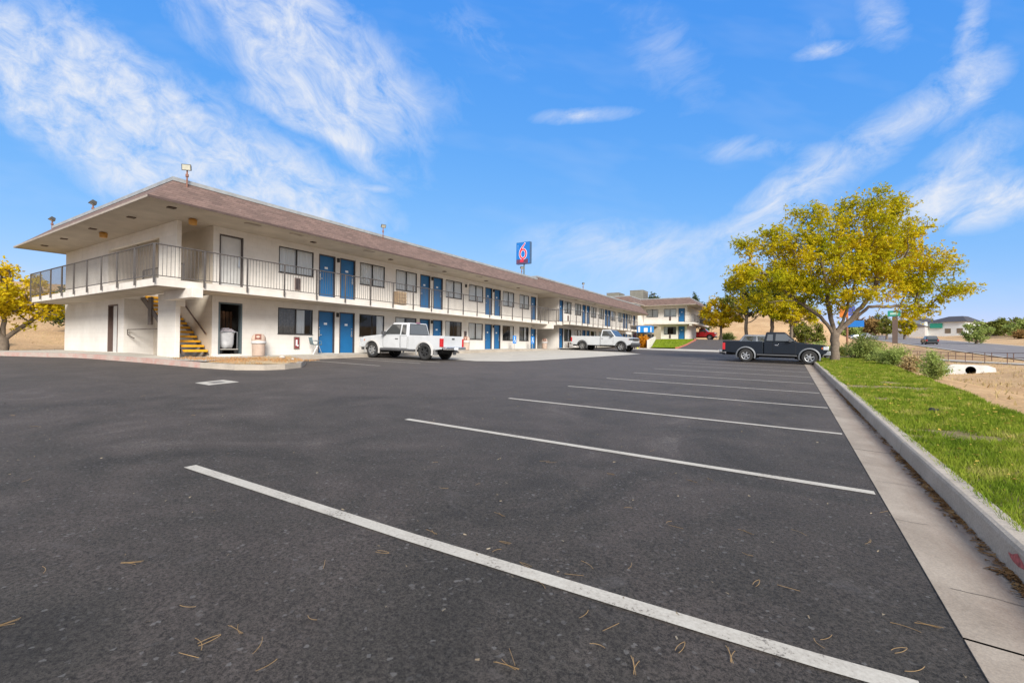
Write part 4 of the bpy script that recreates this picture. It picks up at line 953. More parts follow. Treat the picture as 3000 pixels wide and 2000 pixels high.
def car(name,label,loc,rz,paintm,L=4.6,W=1.78,H=1.48,wagon=True,group=None,cat='car',pitch=0):
    t=thing(name,label,cat,loc,(0,pitch,rz),group,world=False)
    wb=L*.59; r=.33; ro=L*.20; zs=.30; zb=H*.62; ra=r*1.16; nose=wb+L*.21; tail=-ro; cw=wb*.80; xf=wb*.52
    xr=tail+.55 if wagon else .55; cr=tail+.12 if wagon else -.15
    af=arch_under(wb,r,ra,zs); ar=arch_under(0,r,ra,zs)
    out=[(tail+.05,zs+.05)]+ar[::-1]+af[::-1]+[(nose-.06,zs+.05),(nose,zs+.3),(nose-.08,zb-.22),(nose-.35,zb-.12),(cw,zb),(cr,zb),(tail+.02,zb-.05),(tail,zs+.35)]
    m=MB(); m.prism(out,'y',-W/2,W/2); m.build('body',paintm,t,bevel=.06,seg=3)
    inb,it=.04,.22
    m=MB(); m.hexa([(cr,-(W/2-inb),zb-.01),(cw,-(W/2-inb),zb-.01),(cw,(W/2-inb),zb-.01),(cr,(W/2-inb),zb-.01),(xr,-(W/2-it),H),(xf,-(W/2-it),H),(xf,(W/2-it),H),(xr,(W/2-it),H)]); m.build('cabin',paintm,t,bevel=.06,seg=3)
    def lerp(a,b,f): return a+(b-a)*f
    xl=lambda f,v: lerp(lerp(cr,xr,v),lerp(cw,xf,v),f)
    for nm,f0,f1 in (('rear_side_window',.05,.36),('side_window',.40,.66),('side_window',.69,.93)):
        side_win(t,None,W,zb,H,inb,it,[(xl(f0,.12),lerp(zb,H,.12)),(xl(f1,.12),lerp(zb,H,.12)),(xl(f1,.82),lerp(zb,H,.82)),(xl(f0,.82),lerp(zb,H,.82))],name=nm,rim=False)
    for x0,x1,nm,d in ((cw,xf,'windscreen',1),(cr,xr,'rear_window',-1)):
        q=MB(); P_=[]
        for v,s in ((.1,-1),(.1,1),(.88,1),(.88,-1)):
            z=lerp(zb,H,v); P_.append((lerp(x0,x1,v)+d*.012,s*(W/2-inb-(it-inb)*v-.10),z+.006))
        q.poly(P_); q.build(nm,GLA,t)
    for s in (-1,1):
        l=MB(); l.box(tail-.01,tail+.12,s*(W/2-.25),s*(W/2+.005),zb-.30,zb-.10); l.build('tail_light',REDL,t,bevel=.01)
        l=MB(); l.box(nose-.25,nose-.02,s*(W/2-.35),s*(W/2+.004),zb-.32,zb-.19); l.build('headlight',CLRL,t,bevel=.02)
        l=MB(); l.box(cw-.3,cw-.18,s*(W/2+.0),s*(W/2+.16),zb,zb+.12); l.build('mirror',PLAST,t,bevel=.02)
        wheel(t,0,s*(W/2-.1),r,.2,s,RIMA,5); wheel(t,wb,s*(W/2-.1),r,.2,s,RIMA,5)
    m=MB(); m.box(-ra,ra,-W/2+.2,W/2-.2,.15,r+ra-.02); m.box(wb-ra,wb+ra,-W/2+.2,W/2-.2,.15,r+ra-.05); m.box(tail+.2,nose-.2,-W/2+.2,W/2-.2,.2,.35); m.build('chassis',UNDER,t)
    m=MB(); m.box(tail-.03,tail+.05,-W/2+.1,W/2-.1,zs+.08,zs+.25); m.box(nose-.1,nose+.03,-W/2+.1,W/2-.1,zs,zs+.18); m.build('bumper',PLAST,t,bevel=.02)
    return t
car('wagon','silver station wagon parked just behind the dark navy pickup',(-2.1,32.35,gz(-2,32.3)),0,SLV,4.6,1.75,1.56,True,None,'car',.02)
def rp(x,y): return math.atan((Rz(y+2)-Rz(y-2))/4)
s1=car('suv','dark green-grey car driving away up the right-hand road',(23.0,116,Rz(116)+.02),R(90),DKG,4.5,1.85,1.62,True,'cars on the road','car',-rp(23,116))
for (x,y,l,rz) in ((16.0,172,'small white car far off beside the road, leftmost of the distant ones',R(20)),(20.3,184,'pale grey car far off beside the road, nearest the brown tree row',R(60))):
    c=car('parked_car',l,(x,y,ground(x,y)+.15),rz,WHT if 'white' in l else SLV,4.5,1.8,1.48,False,'cars parked far off beside the road')
# ------------------------------------------------------------------ small things
# roof floodlights
FLH=simple('flood_housing',(.09,.085,.075),.5,.3,.1,8); FLG=simple('flood_glass',(.50,.48,.38),.25,0,.1,10); PIPER=simple('rust_pipe',(.28,.13,.09),.7,.2,.2,10)
def flood(x,y,z,rz,tilt,lab,s=1.0,h=.42):
    t=thing('floodlight',lab,'floodlight',(x,y,z),(0,0,rz),'floodlights on the motel roofs',world=False)
    m=MB(); m.tube((0,0,-.25),(0,0,h),.028*s,n=8); m.tube((0,0,h*.35),(0,0,h*.62),.055*s,n=8); m.build('pole',PIPER,t)
    ct,st_=math.cos(tilt),math.sin(tilt)
    def q(a,b,c): return (a*ct+c*st_, b, h+.11*s-a*st_+c*ct)
    W_,H_,D_=.16*s,.115*s,.08*s
    m=MB(); m.hexa([q(-D_,-W_*.7,-H_*.7),q(D_,-W_,-H_),q(D_,W_,-H_),q(-D_,W_*.7,-H_*.7),q(-D_,-W_*.7,H_*.7),q(D_,-W_,H_),q(D_,W_,H_),q(-D_,W_*.7,H_*.7)]); m.build('housing',FLH,t,bevel=.01)
    m=MB(); m.quad(q(D_+.003,-W_*.82,-H_*.78),q(D_+.003,W_*.82,-H_*.78),q(D_+.003,W_*.82,H_*.78),q(D_+.003,-W_*.82,H_*.78)); m.build('lens',FLG,t); return t
flood(-17.98,7.42,6.86,R(-45),.15,'large square floodlight standing on the nearest roof corner above the end walkway',.95,.33)
flood(-25.9,7.12,6.84,R(-90),1.15,'floodlight tilted down, middle one along the end roof edge',1.0,.3)
flood(-31.2,7.05,6.84,R(-90),1.15,'floodlight tilted down at the far left tip of the end roof edge',1.0,.3)
flood(-17.98,16.35,6.86,R(-20),.5,'small floodlight on the long roof edge above the white extended-cab pickup',.8,.38)
flood(-18.2,30.9,6.9,R(-20),.6,'small floodlight on the roof edge just below the tall blue sign',.9,.42)
flood(-18.2,43.4,7.08,R(-20),.6,'small floodlight on the middle wing roof, right of the tall blue sign',.9,.5)
# pylon sign
def ribbon(m,pts,w,y,dz=0):
    L=[];Rr=[]
    for i,p in enumerate(pts):
        a=pts[max(0,i-1)];b=pts[min(len(pts)-1,i+1)]; dx,dz_=b[0]-a[0],b[1]-a[1]; l=math.hypot(dx,dz_) or 1; ww=w[i] if isinstance(w,list) else w
        L.append((p[0]-dz_/l*ww/2,y,p[1]+dx/l*ww/2)); Rr.append((p[0]+dz_/l*ww/2,y,p[1]-dx/l*ww/2))
    for i in range(len(pts)-1): m.quad(L[i],L[i+1],Rr[i+1],Rr[i])
    return m
sx,sy=-35.2,60.4
SG=thing('pylon_sign','tall blue square pole sign with a red white-edged numeral 6, behind the motel roof','sign',(sx,sy,1),(0,0,0),None,world=False)
def text(s,size,mat,parent,loc,rot=(PI/2,0,0),name='lettering',ext=.004,sp=1.0):
    cu=bpy.data.curves.new(name,'FONT'); cu.body=s; cu.size=size; cu.extrude=ext; cu.align_x='CENTER'; cu.align_y='CENTER'; cu.space_line=sp
    ob=bpy.data.objects.new(name,cu); COL.objects.link(ob); dg=bpy.context.evaluated_depsgraph_get(); me=bpy.data.meshes.new_from_object(ob.evaluated_get(dg)); bpy.data.objects.remove(ob)
    me.materials.clear(); me.materials.append(mat); o=bpy.data.objects.new(name,me); COL.objects.link(o); o.parent=parent; o.location=loc; o.rotation_euler=rot; return o
zb_=12.85; SW,SH=2.42,3.35
SBL=simple('sign_blue',(.006,.16,.52),.35,0,.05,1.5); SRED=simple('sign_red',(.60,.02,.06),.4,0,.05,2); SWH=simple('sign_white',(.80,.80,.82),.4,0,.03,2)
MB().box(-SW/2,SW/2,-.28,.28,zb_,zb_+SH).build('cabinet',simple('cabinet_edge',(.05,.10,.18),.5,0,.1,2),SG)
MB().box(-SW/2+.03,SW/2-.03,-.296,-.281,zb_+.03,zb_+SH-.03).build('face',SBL,SG)
MB().tube((.05,0,-1.2),(.05,0,zb_),.125,n=14).build('pole',simple('sign_pole',(.13,.19,.22),.5,.3,.1,2),SG)
def six(w,y,e=0):
    m=MB(); st_=[(.34+e*.5,3.14+e),(.22,2.98),(.02,2.74),(-.20,2.46),(-.38,2.18),(-.50,1.90),(-.53,1.70)]
    ribbon(m,[(x,zb_+z) for x,z in st_],[w*.55,w*.6,w*.75,w*.9,w,w,w],y)
    ribbon(m,[(.53*math.cos(2*PI*k/36),zb_+1.52+.70*math.sin(2*PI*k/36)) for k in range(37)],w,y-.002); return m
six(.38,-.300,.07).build('numeral_outline',SWH,SG,norm=False); six(.24,-.310).build('numeral',SRED,SG,norm=False)
text('M\no\nt\ne\nl',.24,simple('pale_blue_text',(.30,.55,.80),.4),SG,(-.90,-.30,zb_+2.5),sp=.72)
m=MB(); m.box(-SW/2+.05,SW/2-.30,-.299,-.2965,zb_+.06,zb_+.72); m.build('lower_band',simple('band_dark',(.13,.05,.10),.5,0,.2,3),SG)
m=MB(); m.box(-.50,.12,-.325,-.314,zb_+.26,zb_+.70); m.build('red_badge',SRED,SG)
# trash cans
BEI=simple('can_beige',(.58,.44,.35),.7,0,.12,4); DOME=simple('can_flap',(.22,.06,.03),.6,0,.2,8)
def trash(lab):
    t=thing('trash_can',lab,'trash can',(0,0,0),group='beige dome-top trash cans along the walkway',world=False)
    m=MB(); m.lathe((0,0,0),[(.22,0),(.235,.02),(.25,.55),(.255,.57)],20); m.build('drum',BEI,t,smooth=True)
    m=MB(); m.lathe((0,0,0),[(.275,.50),(.285,.60),(.27,.62),(.255,.60)],20); m.build('liner_bag',simple('bag_white',(.66,.64,.62),.6,0,.1,12),t,smooth=True)
    m=MB(); m.lathe((0,0,0),[(.27,.60),(.275,.66),(.25,.80),(.17,.90),(.0,.93)],20); m.build('dome_lid',BEI,t,smooth=True)
    m=MB(); m.hexa([(.10,-.13,.70),(.285,-.12,.68),(.285,.12,.68),(.10,.13,.70),(.08,-.11,.90),(.20,-.11,.89),(.20,.11,.89),(.08,.11,.90)]); m.build('flap',DOME,t,bevel=.01)
    return t
tr=trash('beige dome-top trash can between the open store doorway and the first window'); 
wz=lambda x,y: gz(max(x,-24) if x<-17.9 else x,min(y,30))+.165
def wzz(x,y): return gz(max(min(x,-17.9),-24),min(y,30))+.17
tr.location=(-18.72,10.42,wzz(-18.7,10.4)); tr.rotation_euler=(0,0,R(-35))
tr2=copy_tree(tr); place(tr2,(-18.65,24.35,wzz(-18.7,24.3)),R(-60),'beige dome-top trash can seen past the tailgate of the white extended-cab pickup')
tr3=copy_tree(tr); place(tr3,(-18.7,35.9,wzz(-18.7,35.9)),R(-60),'small beige bin at the mouth of the stair recess between the first two wings')
# chair
t=thing('chair','teal moulded plastic chair with thin metal legs beside the first pair of lower blue doors','chair',(-18.55,12.95,wzz(-18.6,12.9)),(0,0,R(75)),world=False)
TEAL=simple('teal_plastic',(.13,.20,.23),.5,0,.08,5)
# seat shell: faces local +x
sh=MB(); 
prof=[(.20,.43),(.17,.45),(.0,.43),(-.16,.44),(-.20,.48),(-.23,.60),(-.26,.78)]
for wv in (-.22,-.18,0,.18,.22):
    for (x,z) in prof: sh.v.append((x,wv,z+(.025 if abs(wv)>.2 else 0)))
n=len(prof)
for j in range(4):
    for k in range(n-1): a=j*n+k; sh.f.append((a,a+1,a+1+n,a+n))
o=sh.build('seat_shell',TEAL,t,smooth=True); md=o.modifiers.new('s','SOLIDIFY'); md.thickness=.012
for sx_ in (-1,1):
    MB().path([(.0,sx_*.20,.42),(-.22,sx_*.24,0)],.011).build('leg',METAL,t); MB().path([(.05,sx_*.20,.42),(.20,sx_*.24,0)],.011).build('leg',METAL,t)
    MB().path([(-.19,sx_*.23,.62),(-.12,sx_*.25,.64),(.14,sx_*.25,.62),(.16,sx_*.23,.46)],.014).build('armrest',TEAL,t)
# laundry cart and store contents
t=thing('laundry_cart','laundry cart with a hanging white bag in the open store doorway','cart',(-19.42,9.48,.76),world=False)
m=MB(); m.box(-.25,.25,-.36,.36,.16,.20); m.build('platform',simple('cart_deck',(.45,.42,.37),.6),t)
m=MB(); 
for a in (-.22,.22):
    for b in (-.33,.33): m.tube((a,b,.2),(a,b,.88),.012,n=6)
m.path([(-.22,-.33,.88),(.22,-.33,.88),(.22,.33,.88),(-.22,.33,.88),(-.22,-.33,.88)],.012); m.build('frame',METAL,t)
q=MB(); nn=20
for (rr,z,k_) in ((.30,.86,0),(.29,.80,.5),(.27,.60,1),(.25,.40,1.2),(.20,.25,.8),(.10,.22,0)):
    for k in range(nn):
        a=2*PI*k/nn; w_=1+.08*math.sin(5*a+z*7)*k_; ex=1.05 if abs(math.sin(a))>.7 else 1
        q.v.append((rr*.72*w_*math.cos(a),rr*1.05*w_*ex*math.sin(a),z+.02*math.sin(3*a)))
for j in range(5):
    for k in range(nn): q.f.append((j*nn+k,j*nn+(k+1)%nn,(j+1)*nn+(k+1)%nn,(j+1)*nn+k))
q.f.append(tuple(5*nn+k for k in range(nn))); q.build('bag',simple('bag_cloth',(.70,.70,.70),.85,0,.12,6),t,smooth=True)
q=MB()
for k in range(60):
    a=rng.uniform(0,2*PI); r_=.26*math.sqrt(rng.random()); z=.88+.14*(1-r_/.26)+.03*rng.random(); 
    q.hexa([(r_*.7*math.cos(a)+dx*.07,r_*math.sin(a)+dy*.07,z+dz*.03) for dx,dy,dz in ((-1,-1,-1),(1,-1.2,-.6),(1,1,-1),(-1,1,-.8),(-.7,-1,1),(1,-.6,.7),(.8,1,1),(-1,.7,.6))])
q.build('linen',simple('linen',(.62,.56,.58),.9,0,.2,5),t)
for a in (-.2,.2):
    for b in (-.3,.3): MB().lathe((a,b,.075),[(.075,-.015),(.08,0),(.075,.015)],14,'x').build('caster',BLACKM,t)
t=thing('wooden_pallet','dark wooden pallet leaning inside the open store doorway behind the laundry cart','pallet',(-20.1,9.6,.76),world=False)
for k in range(7): MB().box(-.02,.02,-.5+k*.14,-.40+k*.14,.4,1.75).build('slat',simple('brown_slat',(.20,.10,.05),.7,0,.25,5),t)
MB().box(-.06,-.02,-.5,.5,.5,.6).build('rail',WOODM,t); MB().box(-.06,-.02,-.5,.5,1.5,1.6).build('rail',WOODM,t)
MB().box(-.06,.04,-.45,.45,0,.4).build('base_board',WOODM,t)
# crate on the gallery
t=thing('wooden_crate','tan slatted wooden crate standing on the upper walkway below the third window','crate',(-17.95,17.55,3.30),world=False)
m=MB(); m.box(-.2,.2,-.30,.30,.04,.74); m.build('box',TANW,t,bevel=.01)
for k in range(4): MB().box(.202,.22,-.30,.30,.06+.18*k,.18+.18*k).build('slat',simple('tan_slat',(.47,.34,.21),.7,0,.15,8),t)
# accessible-parking signs (blue plate with white wheelchair figure)
for y,l in ((30.05,'blue accessible-parking sign under the sixth lower window, left of the pair'),(32.95,'blue accessible-parking sign beside the last blue door of the near wing, right of the pair')):
    t=thing('parking_sign',l,'sign',(-18.3,y,wzz(-18.3,y)),(0,0,R(-20)),'accessible-parking signs',world=False)
    MB().tube((0,0,0),(0,0,1.0),.022,n=8).build('post',METAL,t)
    MB().box(.024,.034,-.17,.17,.42,1.02).build('plate',simple('plate_blue',(.02,.19,.55),.4,0,.04,3),t)
    m=MB(); m.box(.0345,.037,-.03,.03,.88,.94); m.box(.0345,.037,-.02,.02,.70,.88); m.box(.0345,.037,-.02,.08,.66,.70); m.box(.0345,.037,.06,.09,.52,.66)
    i=len(m.v); 
    ringp=[(-.01+.09*math.cos(2*PI*k/16),.62+.09*math.sin(2*PI*k/16)) for k in range(17)]
    for (a,b),(c,d) in zip(ringp[:-1],ringp[1:]): m.tube((.036,a,b),(.036,c,d),.010,n=4,caps=False)
    m.build('wheelchair_symbol',SWH,t)
# black rag on the lawn
def blob(name,c,sz,mat,seed,sub=3,amp=.3):
    bm=bmesh.new(); bmesh.ops.create_icosphere(bm,subdivisions=sub,radius=1)
    for v in bm.verts:
        k=1+amp*noise.noise(v.co*1.8+Vector((seed,0,0))); v.co=Vector((v.co.x*sz[0]*k,v.co.y*sz[1]*k,max(-.25*sz[2],v.co.z*sz[2]*k)))
    me=bpy.data.meshes.new(name); bm.to_mesh(me); bm.free(); me.polygons.foreach_set('use_smooth',[True]*len(me.polygons)); me.materials.append(mat)
    o=bpy.data.objects.new(name,me); COL.objects.link(o); o.location=c; return o
o=blob('black_rag',(1.92,9.55,lawnz(1.9,9.5)+.03),(.075,.05,.028),simple('black_cloth',(.015,.013,.015),.8,0,.2,20),4,3,.8); tag(o,'small crumpled black cloth lying on the lawn strip','cloth'); o.rotation_euler=(0,0,.5)
# stones and dry plants of the island
for k,(x,y,s,l) in enumerate([(-16.6,10.15,.10,'pale rounded stone at the back edge of the dirt island'),(-15.3,9.75,.05,'small grey stone near the tip of the dirt island')]):
    o=blob('stone',(x,y,gz(x,y)+.21),(s,s,s*.9),simple('stone',(.55,.50,.44),.9,0,.15,8),k+9); tag(o,l,'stone')
pts=[]
for _ in range(5200):
    x=rng.uniform(-19.2,-14.0); y=rng.uniform(7.2,10.9)
    ok=(y<10.4-(abs(x+15.5)*.0)) and (x>-17.9 or y<8.6) and y>7.35+max(0,(-14.4-x))*-.05+.1 and not (x>-14.6 and (y<7.9 or y>9.2)) and not (y>9.3 and x<-17.5)
    if not ok or nz(x,y,1.1)<-.15: continue
    pts.append((x,y,gz(x,y)+.17,1.3))
blades('island_weeds',pts,.02,.09,.008,m_leaf('weeds',[(.3,(.40,.26,.12)),(.55,(.46,.24,.10)),(.8,(.55,.42,.25))],1.2,.15),'dry orange-tan weeds covering the kerbed dirt island')
# gutter leaf litter
pts=[]
for _ in range(4200):
    y=.8+rng.random()**2.1*14; d=abs(rng.normal(0,.03)); 
    if nz(0,y,1.1)<-.25 and rng.random()<.8: continue
    if nz(3,y,.5)<0 and rng.random()<.6: continue
    pts.append((1.043-d,y,gz(.63,y)-.008,1.1))
def litter(name,pts,mat,label,cat='leaf litter'):
    n=len(pts); P=np.array(pts); V=np.zeros((n,4,3)); a=rng.uniform(0,2*PI,n); L=rng.uniform(.008,.022,n)*P[:,3]; w=rng.uniform(.003,.007,n)*P[:,3]
    ux,uy=np.cos(a),np.sin(a); zz=rng.uniform(.002,.012,(n,4))
    for k,(s,t_) in enumerate(((-1,-1),(1,-1),(1,1),(-1,1))):
        V[:,k,0]=P[:,0]+ux*L*s-uy*w*t_; V[:,k,1]=P[:,1]+uy*L*s+ux*w*t_; V[:,k,2]=P[:,2]+zz[:,k]
    V[:,:,0]=np.minimum(V[:,:,0],1.046)
    me=bpy.data.meshes.new(name); me.vertices.add(4*n); me.vertices.foreach_set('co',V.reshape(-1)); me.loops.add(4*n); me.loops.foreach_set('vertex_index',np.arange(4*n))
    me.polygons.add(n); me.polygons.foreach_set('loop_start',np.arange(0,4*n,4)); me.update(calc_edges=True); me.materials.append(mat); o=bpy.data.objects.new(name,me); COL.objects.link(o); return tag(o,label,cat,None,'stuff')
litter('leaf_litter',pts,m_leaf('litter',[(.3,(.10,.055,.03)),(.55,(.22,.12,.05)),(.8,(.42,.28,.13))],6,.05),'brown leaf litter collected in the gutter against the kerb')
# scattered debris grit on the asphalt near the camera
pts=[]
for _ in range(900):
    x=rng.uniform(-14,.9); y=rng.uniform(.8,16); pts.append((x,y,gz(x,y)+.001,.45+.035*y))
litter('grit',pts,m_leaf('grit_m',[(.3,(.16,.12,.08)),(.6,(.26,.22,.16)),(.85,(.42,.38,.32))],9,.02),'fine pale grit and bits scattered over the asphalt','grit')
pts=[]
for _ in range(700):
    y=2+rng.random()**1.3*30; x=1.25+rng.random()*(lawn_edge(y)-1.3); pts.append((x,y,lawnz(x,y)+.035,1.2+.05*y))
def flit(pts):
    V_=np.minimum
    n=len(pts); P=np.array(pts); V=np.zeros((n,4,3)); a=rng.uniform(0,2*PI,n); L=rng.uniform(.010,.022,n)*P[:,3]; w=L*.45; zz=rng.uniform(0,.02,(n,4))
    for k,(s_,t_) in enumerate(((-1,0),(0,-1),(1,0),(0,1))):
        V[:,k,0]=P[:,0]+np.cos(a)*L*s_-np.sin(a)*w*t_; V[:,k,1]=P[:,1]+np.sin(a)*L*s_+np.cos(a)*w*t_; V[:,k,2]=P[:,2]+zz[:,k]
    me=bpy.data.meshes.new('fallen_leaves'); me.from_pydata(V.reshape(-1,3).tolist(),[],[(4*i,4*i+1,4*i+2,4*i+3) for i in range(n)]); me.materials.append(m_leaf('fallen_leaf',[(.3,(.40,.22,.06)),(.6,(.62,.42,.10)),(.85,(.60,.52,.30))],5,.1))
    o=bpy.data.objects.new('fallen_leaves',me); COL.objects.link(o); return tag(o,'small dry yellow and tan leaves fallen on the lawn strip','leaves',None,'stuff')
flit(pts)
# pine needle bundles: countable
def needle_mesh(seed):
    rr=random.Random(seed); m=MB(); k=rr.choice([1,1,2,2,3])
    for j in range(k):
        a=rr.uniform(-.35,.35); L=rr.uniform(.055,.115); c=rr.uniform(-.012,.012); n=6; pts=[]
        for i in range(n+1): 
            t=i/n-.5; x=L*t; y=c*(1-4*t*t)+x*a+.008*j; pts.append((x,y,.003+.002*j))
        m.path(pts,.0012,3)
    return m
NM=simple('needle',(.40,.25,.10),.6,0,.25,9); base=[]
for s in range(6):
    o=needle_mesh(s).build('pine_needles',NM); base.append(o)
pos=[]
tries=0
# a few where the photograph shows them, others scattered the same way
PX=[(1480,1590),(1580,1712),(1710,1800),(1750,1895),(1790,1838),(1270,1560),(1540,1655),(1720,1657),(1845,1660),(1960,1530),(1980,1545),(2030,1410),(1790,1390),(1615,1355),(1300,1430),(1400,1420),(1595,1352),(700,1843),(615,1880),(580,1890),(550,1778),(915,1812),(950,1655),(380,1652),(1120,1620),(125,1670),(100,1250),(1275,1355),(2310,1725),(2190,1560),(2220,1710),(2340,1560),(2540,1590),(2190,1625),(2590,1500),(2720,1830),(2640,1910),(2680,1960),(2420,1870),(2400,1885),(1500,1925),(1490,1950),(2080,1405),(1910,1320),(420,1160),(1840,1490)]
_r=random.Random(5)
PX+=[(_r.uniform(0,2700),1130+870*_r.random()**1.5) for _ in range(20)]
def unproj(px,py):
    d=fw+cr*((px-1500)/F)-cu*((py-1000)/F); t=.3
    while t<80:
        p=Vector((0,0,CAMZ))+d*t
        if p.z<gz(p.x,p.y)+.004: return p
        t+=.004*max(1,t)
    return None
for i,(px,py) in enumerate(PX):
    p=unproj(px,py)
    if p is None: continue
    o=base[i%6] if i<6 else base[i%6].copy()
    if i>=6: COL.objects.link(o)
    zg=gz(p.x,p.y)+.004 if p.x<.63 else gz(.63,p.y)+.006-.018*(p.x-.63)/.42
    o.location=(p.x,p.y,zg); o.rotation_euler=(0,-.0,rng.uniform(0,PI)); o.scale=(1,1,1)
    o['label']='thin tan pine needles lying loose on the parking lot paving'; o['category']='pine needles'; o['group']='pine needles scattered over the lot'
# far things at right
t=thing('pole_sign','pole sign with orange and blue panels seen through the big tree fork','sign',(6.9,80,ground(6.9,80)-.1),(0,0,R(-5)),'roadside signs',world=False)
MB().tube((0,0,0),(0,0,6.5),.13,n=8).build('pole',simple('orange_brown_pole',(.24,.11,.06),.7,0,.1,2),t)
MB().box(-.9,.1,-.12,.12,6.4,7.9).build('orange_panel',simple('sign_orange',(.75,.22,.03),.5,0,.25,1.5),t); MB().box(.12,.9,-.12,.12,6.6,7.9).build('purple_panel',simple('sign_purple',(.08,.12,.45),.5,0,.25,1.5),t)
MB().box(-.1,1.9,-.12,.12,5.0,5.9).build('blue_panel',simple('sign_blue2',(.01,.17,.55),.5,0,.05,1.5),t)
t=thing('pylon_sign','brown pylon with a green top panel far off beside the road','sign',(19.0,125,ground(19,125)-.2),(0,0,R(-12)),'roadside signs',world=False)
MB().box(-.45,.45,-.2,.2,0,6.0).build('pylon',simple('pylon_brown',(.13,.09,.07),.7,0,.1,1),t); MB().box(-1.2,.9,-.25,.25,6.0,7.2).build('green_panel',simple('panel_green',(.02,.28,.19),.5,0,.1,1),t); MB().box(-.8,.5,-.26,-.251,6.35,6.8).build('pale_lettering',simple('pale_green',(.4,.6,.5),.5),t)
# white lodge building
def lodge():
    bx,by=51.5,201; z=ground(bx,by)-.5
    t=thing('lodge','long white building with a dark hipped roof and green sign far across the road','building',(bx,by,z),(0,0,R(-32)),world=False)
    WB=simple('lodge_white',(.74,.76,.74),.8,0,.06,.3); RB=simple('lodge_roof',(.05,.048,.058),.8,0,.1,.5)
    MB().box(-13,-3.5,0,12,0,5.0).build('wall',WB,t)
    m=MB(); m.hexa([(-13.8,-.8,5),(-2.8,-.8,5),(-2.8,12.8,5),(-13.8,12.8,5),(-9,4,7.0),(-5.5,4,7.0),(-5.5,8,7.0),(-9,8,7.0)]); m.build('roof',RB,t)
    m=MB(); m.prism([(-19,0),(-13.01,0),(-13.01,5.3),(-16,6.6),(-19,5.0)],'y',-2.5,9); m.build('gable_wing',WB,t)
    m=MB(); m.hexa([(-19.6,-3,4.9),(-19.2,-3,4.8),(-19.2,9.5,4.8),(-19.6,9.5,4.9),(-16.1,-3,6.8),(-16,-3,6.6),(-16,9.5,6.6),(-16.1,9.5,6.8)]); m.hexa([(-16.1,-3,6.6),(-12.9,-3,5.2),(-12.9,9.5,5.2),(-16.1,9.5,6.6),(-16.1,-3,6.8),(-12.9,-3,5.4),(-12.9,9.5,5.4),(-16.1,9.5,6.8)]); m.build('gable_roof',RB,t)
    for k in range(2): MB().box(-8.6+3*k,-7.1+3*k,-.06,-.005,1.2,2.8).build('window',GLA,t)
    MB().box(-12.4,-9.2,-.5,-.1,3.0,4.6).build('green_sign',simple('panel_green2',(.02,.30,.20),.5),t)
    
lodge()
t=thing('garage','small pale building left of the long lodge across the road','building',(34,205,ground(34,205)-.3),(0,0,R(-20)),world=False)
MB().box(-5,5,0,6,0,4.0).build('wall',simple('garage_wall',(.55,.53,.50),.8),t); m=MB(); m.prism([(-5.5,4),(5.5,4),(0,6)],'y',-.5,6.5); m.build('roof',simple('lodge_roof2',(.12,.11,.12),.8),t)
MB().box(-2,1,-.05,-.01,0,2.6).build('door',simple('garage_door',(.3,.28,.27),.8),t)
# hydrants and utility box
def hydrant(x,y,z,l,c,s=1):
    t=thing('fire_hydrant',l,'hydrant',(x,y,z),group='hydrants and yellow posts',world=False); mt=simple('hydrant_'+str(c),c,.5,0,.1,8)
    m=MB(); m.lathe((0,0,0),[(.17*s,0),(.17*s,.05),(.11*s,.06),(.11*s,.5*s),(.14*s,.52*s),(.14*s,.56*s),(.11*s,.66*s),(.04*s,.72*s),(0,.75*s)],14); m.build('barrel',mt,t,smooth=True)
    m=MB(); m.tube((-.2*s,0,.4*s),(.2*s,0,.4*s),.055*s); m.tube((0,0,.38*s),(0,-.2*s,.38*s),.07*s); m.build('nozzle',mt,t)
hydrant(-14.15,49.0,gz(-14,49)-.02,'small yellow hydrant just right of the white single-cab pickup nose',(.60,.55,.06),.8)
hydrant(-.3,52.5,gz(-.3,52.5),'yellow hydrant seen over the bonnet of the dark navy pickup',(.62,.5,.08),1.3)
o=MB().box(-.35,.35,-.3,.3,0,1.35); t=thing('utility_box','orange-brown utility box on the dry slope at the left end of the motel','utility box',(-36.8,9.9,ground(-36.8,9.9)),world=False); o.build('cabinet',simple('box_orange',(.42,.25,.12),.7,0,.15,3),t,bevel=.02); MB().box(-.38,.38,-.33,.33,1.35,1.42).build('lid',simple('box_lid',(.30,.20,.12),.7),t)
# ------------------------------------------------------------------ trees
def leaf_mesh(name,C,size,mat,parent,elong=1.8,droop=.0,seed=0):
    n=len(C); g=np.random.default_rng(seed+5)
    a=g.normal(size=(n,3)); a[:,2]=a[:,2]*.7-droop; a/=np.linalg.norm(a,axis=1)[:,None]
    b=g.normal(size=(n,3)); b-=a*(a*b).sum(1)[:,None]; b/=np.linalg.norm(b,axis=1)[:,None]
    L=(size*g.uniform(.6,1.4,n)*elong)[:,None]; w=(size*g.uniform(.6,1.3,n))[:,None]
    V=np.zeros((n,4,3)); V[:,0]=C-a*L*.5; V[:,1]=C+b*w*.5; V[:,2]=C+a*L*.5; V[:,3]=C-b*w*.5
    me=bpy.data.meshes.new(name); me.vertices.add(4*n); me.vertices.foreach_set('co',V.reshape(-1)); me.loops.add(4*n); me.loops.foreach_set('vertex_index',np.arange(4*n))
    me.polygons.add(n); me.polygons.foreach_set('loop_start',np.arange(0,4*n,4)); me.update(calc_edges=True); me.materials.append(mat)
    o=bpy.data.objects.new(name,me); COL.objects.link(o); o.parent=parent; return o
